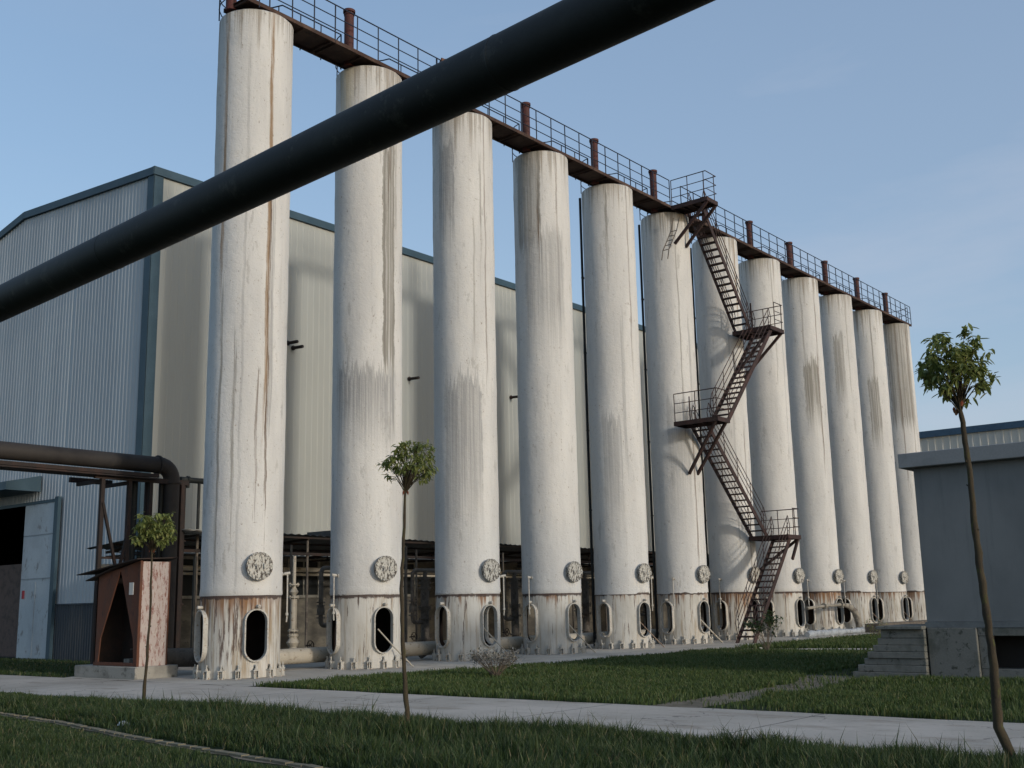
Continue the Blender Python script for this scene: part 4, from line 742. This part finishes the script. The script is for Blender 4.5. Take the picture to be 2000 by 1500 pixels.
# ------------------------------------------------------------------ grass
def in_view(x, y, mg=.12):
    d = np.stack([x-CAM.x, y-CAM.y, np.full_like(x, .1-CAM.z)], 1)
    zf = d@np.array(Fw); px = d@np.array(R2)/zf*2172.75/1000; py = -(d@np.array(U2))/zf*2172.75/750
    return (zf > 1) & (np.abs(px) < 1+mg*1.6) & (py < 1+mg*1.6), zf
def vnoise(x, y, s, seed):
    rg = np.random.default_rng(seed); g = rg.random((64, 64)); xs = x*s; ys = y*s; i = np.floor(xs).astype(int); j = np.floor(ys).astype(int); fx = xs-i; fy = ys-j; fx = fx*fx*(3-2*fx); fy = fy*fy*(3-2*fy)
    a = g[i % 64, j % 64]; b = g[(i+1) % 64, j % 64]; c = g[i % 64, (j+1) % 64]; d_ = g[(i+1) % 64, (j+1) % 64]
    return (a*(1-fx)+b*fx)*(1-fy)+(c*(1-fx)+d_*fx)*fy
def blades(name, x, y, h, wd, mat, label):
    n = len(x); rg = np.random.default_rng(len(name)+n); a = rg.uniform(0, 2*PI, n); ln = rg.uniform(.1, .75, n)*h; b = a+rg.normal(0, .8, n)
    wx = np.cos(a+PI/2)*wd/2; wy = np.sin(a+PI/2)*wd/2; lx = np.cos(b)*ln; ly = np.sin(b)*ln
    V = np.zeros((n, 5, 3)); z0 = np.full(n, -.01)
    V[:, 0] = np.stack([x-wx, y-wy, z0], 1); V[:, 1] = np.stack([x+wx, y+wy, z0], 1)
    V[:, 2] = np.stack([x+wx*.8+lx*.35, y+wy*.8+ly*.35, h*.6], 1); V[:, 3] = np.stack([x-wx*.8+lx*.35, y-wy*.8+ly*.35, h*.6], 1); V[:, 4] = np.stack([x+lx, y+ly, h], 1)
    me = bpy.data.meshes.new(name); me.vertices.add(n*5); me.vertices.foreach_set('co', V.reshape(-1).astype(np.float32))
    k_ = np.arange(n)*5; L = np.stack([k_, k_+1, k_+2, k_+3, k_+3, k_+2, k_+4], 1).reshape(-1)
    me.loops.add(n*7); me.loops.foreach_set('vertex_index', L.astype(np.int32)); me.polygons.add(n*2)
    me.polygons.foreach_set('loop_start', np.stack([np.arange(n)*7, np.arange(n)*7+4], 1).reshape(-1).astype(np.int32))
    me.materials.append(mat); me.update(calc_edges=True); ob = bpy.data.objects.new(name, me); COL.objects.link(ob); tag(ob, label, 'grass', None, 'stuff'); print(name, n)
GR1 = leaf_mat('foreground grass blade', (.024, .048, .014), (.058, .088, .025), (.16, .14, .07), .25)
GR2 = leaf_mat('lawn grass blade', (.044, .080, .019), (.082, .112, .031), (.13, .125, .05), .25)
def kerbx(y): return np.interp(-y, [-p[1] for p in kp], [p[0] for p in kp])
N0 = 800000; x = RNG.uniform(-20, -5.5, N0); y = RNG.uniform(-23, 6, N0); ok, zf = in_view(x, y); kx = kerbx(y)
edge = x < -5.76+.22*(vnoise(x, y, 1.5, 3)-.5)*2+.12*(vnoise(x, y, 5, 4)-.5)
clump = vnoise(x, y, 1.1, 5)*.6+vnoise(x, y, 3.7, 6)*.4; tall = x > kx
keep = ok & edge & (np.abs(x-kx) > .11+.10*vnoise(x, y, 4, 77)) & (RNG.random(N0) < np.clip(16/zf, .25, 1)*np.where(tall, .55+.9*clump, .35+.7*clump)*np.where(vnoise(x, y, .7, 31)*.6+vnoise(x, y, 2.3, 32)*.4 < .36, .18, 1))
x, y, zf, clump, tall, kx = x[keep], y[keep], zf[keep], clump[keep], tall[keep], kx[keep]
h = np.where(tall, (.10+.20*clump)*np.where(y > -6, .65, 1), .045+.07*clump)*RNG.uniform(.6, 1.35, len(x)); h = np.where(RNG.random(len(x)) < .02, h*1.6, h); h *= np.clip(np.abs(x-kx)/.5, .45, 1)*np.clip((-5.5-x)/.9, .5, 1)*.9
blades('foreground_grass', x, y, h, np.where(tall, .010, .008)*RNG.uniform(.7, 1.4, len(x))*np.clip(zf/13, 1, 2), GR1, 'tall unmown dark grass along the path edge')
N0 = 900000; x = RNG.uniform(-2.3, 16, N0); y = RNG.uniform(-22, -3.0, N0); ok, zf = in_view(x, y)
ae = np.interp(x, [-2.15, 2.2, 7, 12, 20], [-3.25, -3.55, -4.2, -4.15, -4.4])+.08*(vnoise(x, y, 2, 9)-.5)*2
trk = (y < np.interp(x, [-2.15, 1, 3.5, 5.6], [-13.35, -13.4, -13.1, -12.3])+.25*(vnoise(x, y, 3, 2)-.5)) & (y > -14.25+.25*(vnoise(x, y, 3, 4)-.5))
bld = (x > 5.0) & (y < -13.6); clump = vnoise(x, y, .9, 15)*.6+vnoise(x, y, 3.1, 16)*.4
cross = (x > np.interp(-y, [4.4, 9, 30], [15.6, 16.2, 16.6])) & (x < np.interp(-y, [4.4, 9, 30], [17.2, 18.6, 18.8]))
keep = ok & (y < ae) & (x > -2.12+.06*(vnoise(x, y, 2.5, 8)-.5)*2) & ~bld & ~cross & (~trk | (RNG.random(N0) < .06)) & (RNG.random(N0) < np.clip(13/zf, .2, 1)*(.45+clump)*.62*np.where(vnoise(x, y, .6, 41)*.6+vnoise(x, y, 2.6, 42)*.4 < .34, .25, 1))
x, y, zf, clump = x[keep], y[keep], zf[keep], clump[keep]; h = (.05+.085*clump)*RNG.uniform(.6, 1.4, len(x))
blades('lawn_grass', x, y, h, .011*RNG.uniform(.7, 1.4, len(x))*np.clip(zf/14, 1, 2.2), GR2, 'mown green lawn between path and tanks')
N0 = 120000; x = RNG.uniform(16, 46, N0); y = RNG.uniform(-16, -4.3, N0); ok, zf = in_view(x, y, .02); cross = (x > np.interp(-y, [4.4, 9, 30], [15.6, 16.2, 16.6])) & (x < np.interp(-y, [4.4, 9, 30], [17.2, 18.6, 18.8])); keep = ok & ~cross; x, y = x[keep], y[keep]
blades('far_grass', x, y, RNG.uniform(.06, .2, len(x)), .03*RNG.uniform(.7, 1.3, len(x)), GR2, 'rough grass beyond the cross path')
N0 = 26000; x = RNG.uniform(-2.1, 3.3, N0); y = RNG.uniform(4.6, 26, N0); ok, zf = in_view(x, y, .02); keep = ok & (y > np.interp(x, [-2.1, 1.2, 3.4], [4.5, 6.3, 10.4])); x, y = x[keep], y[keep]
blades('warehouse_grass', x, y, RNG.uniform(.04, .12, len(x)), .02*RNG.uniform(.7, 1.3, len(x)), GR1, 'thin grass strip before the warehouse gable')
print('done')
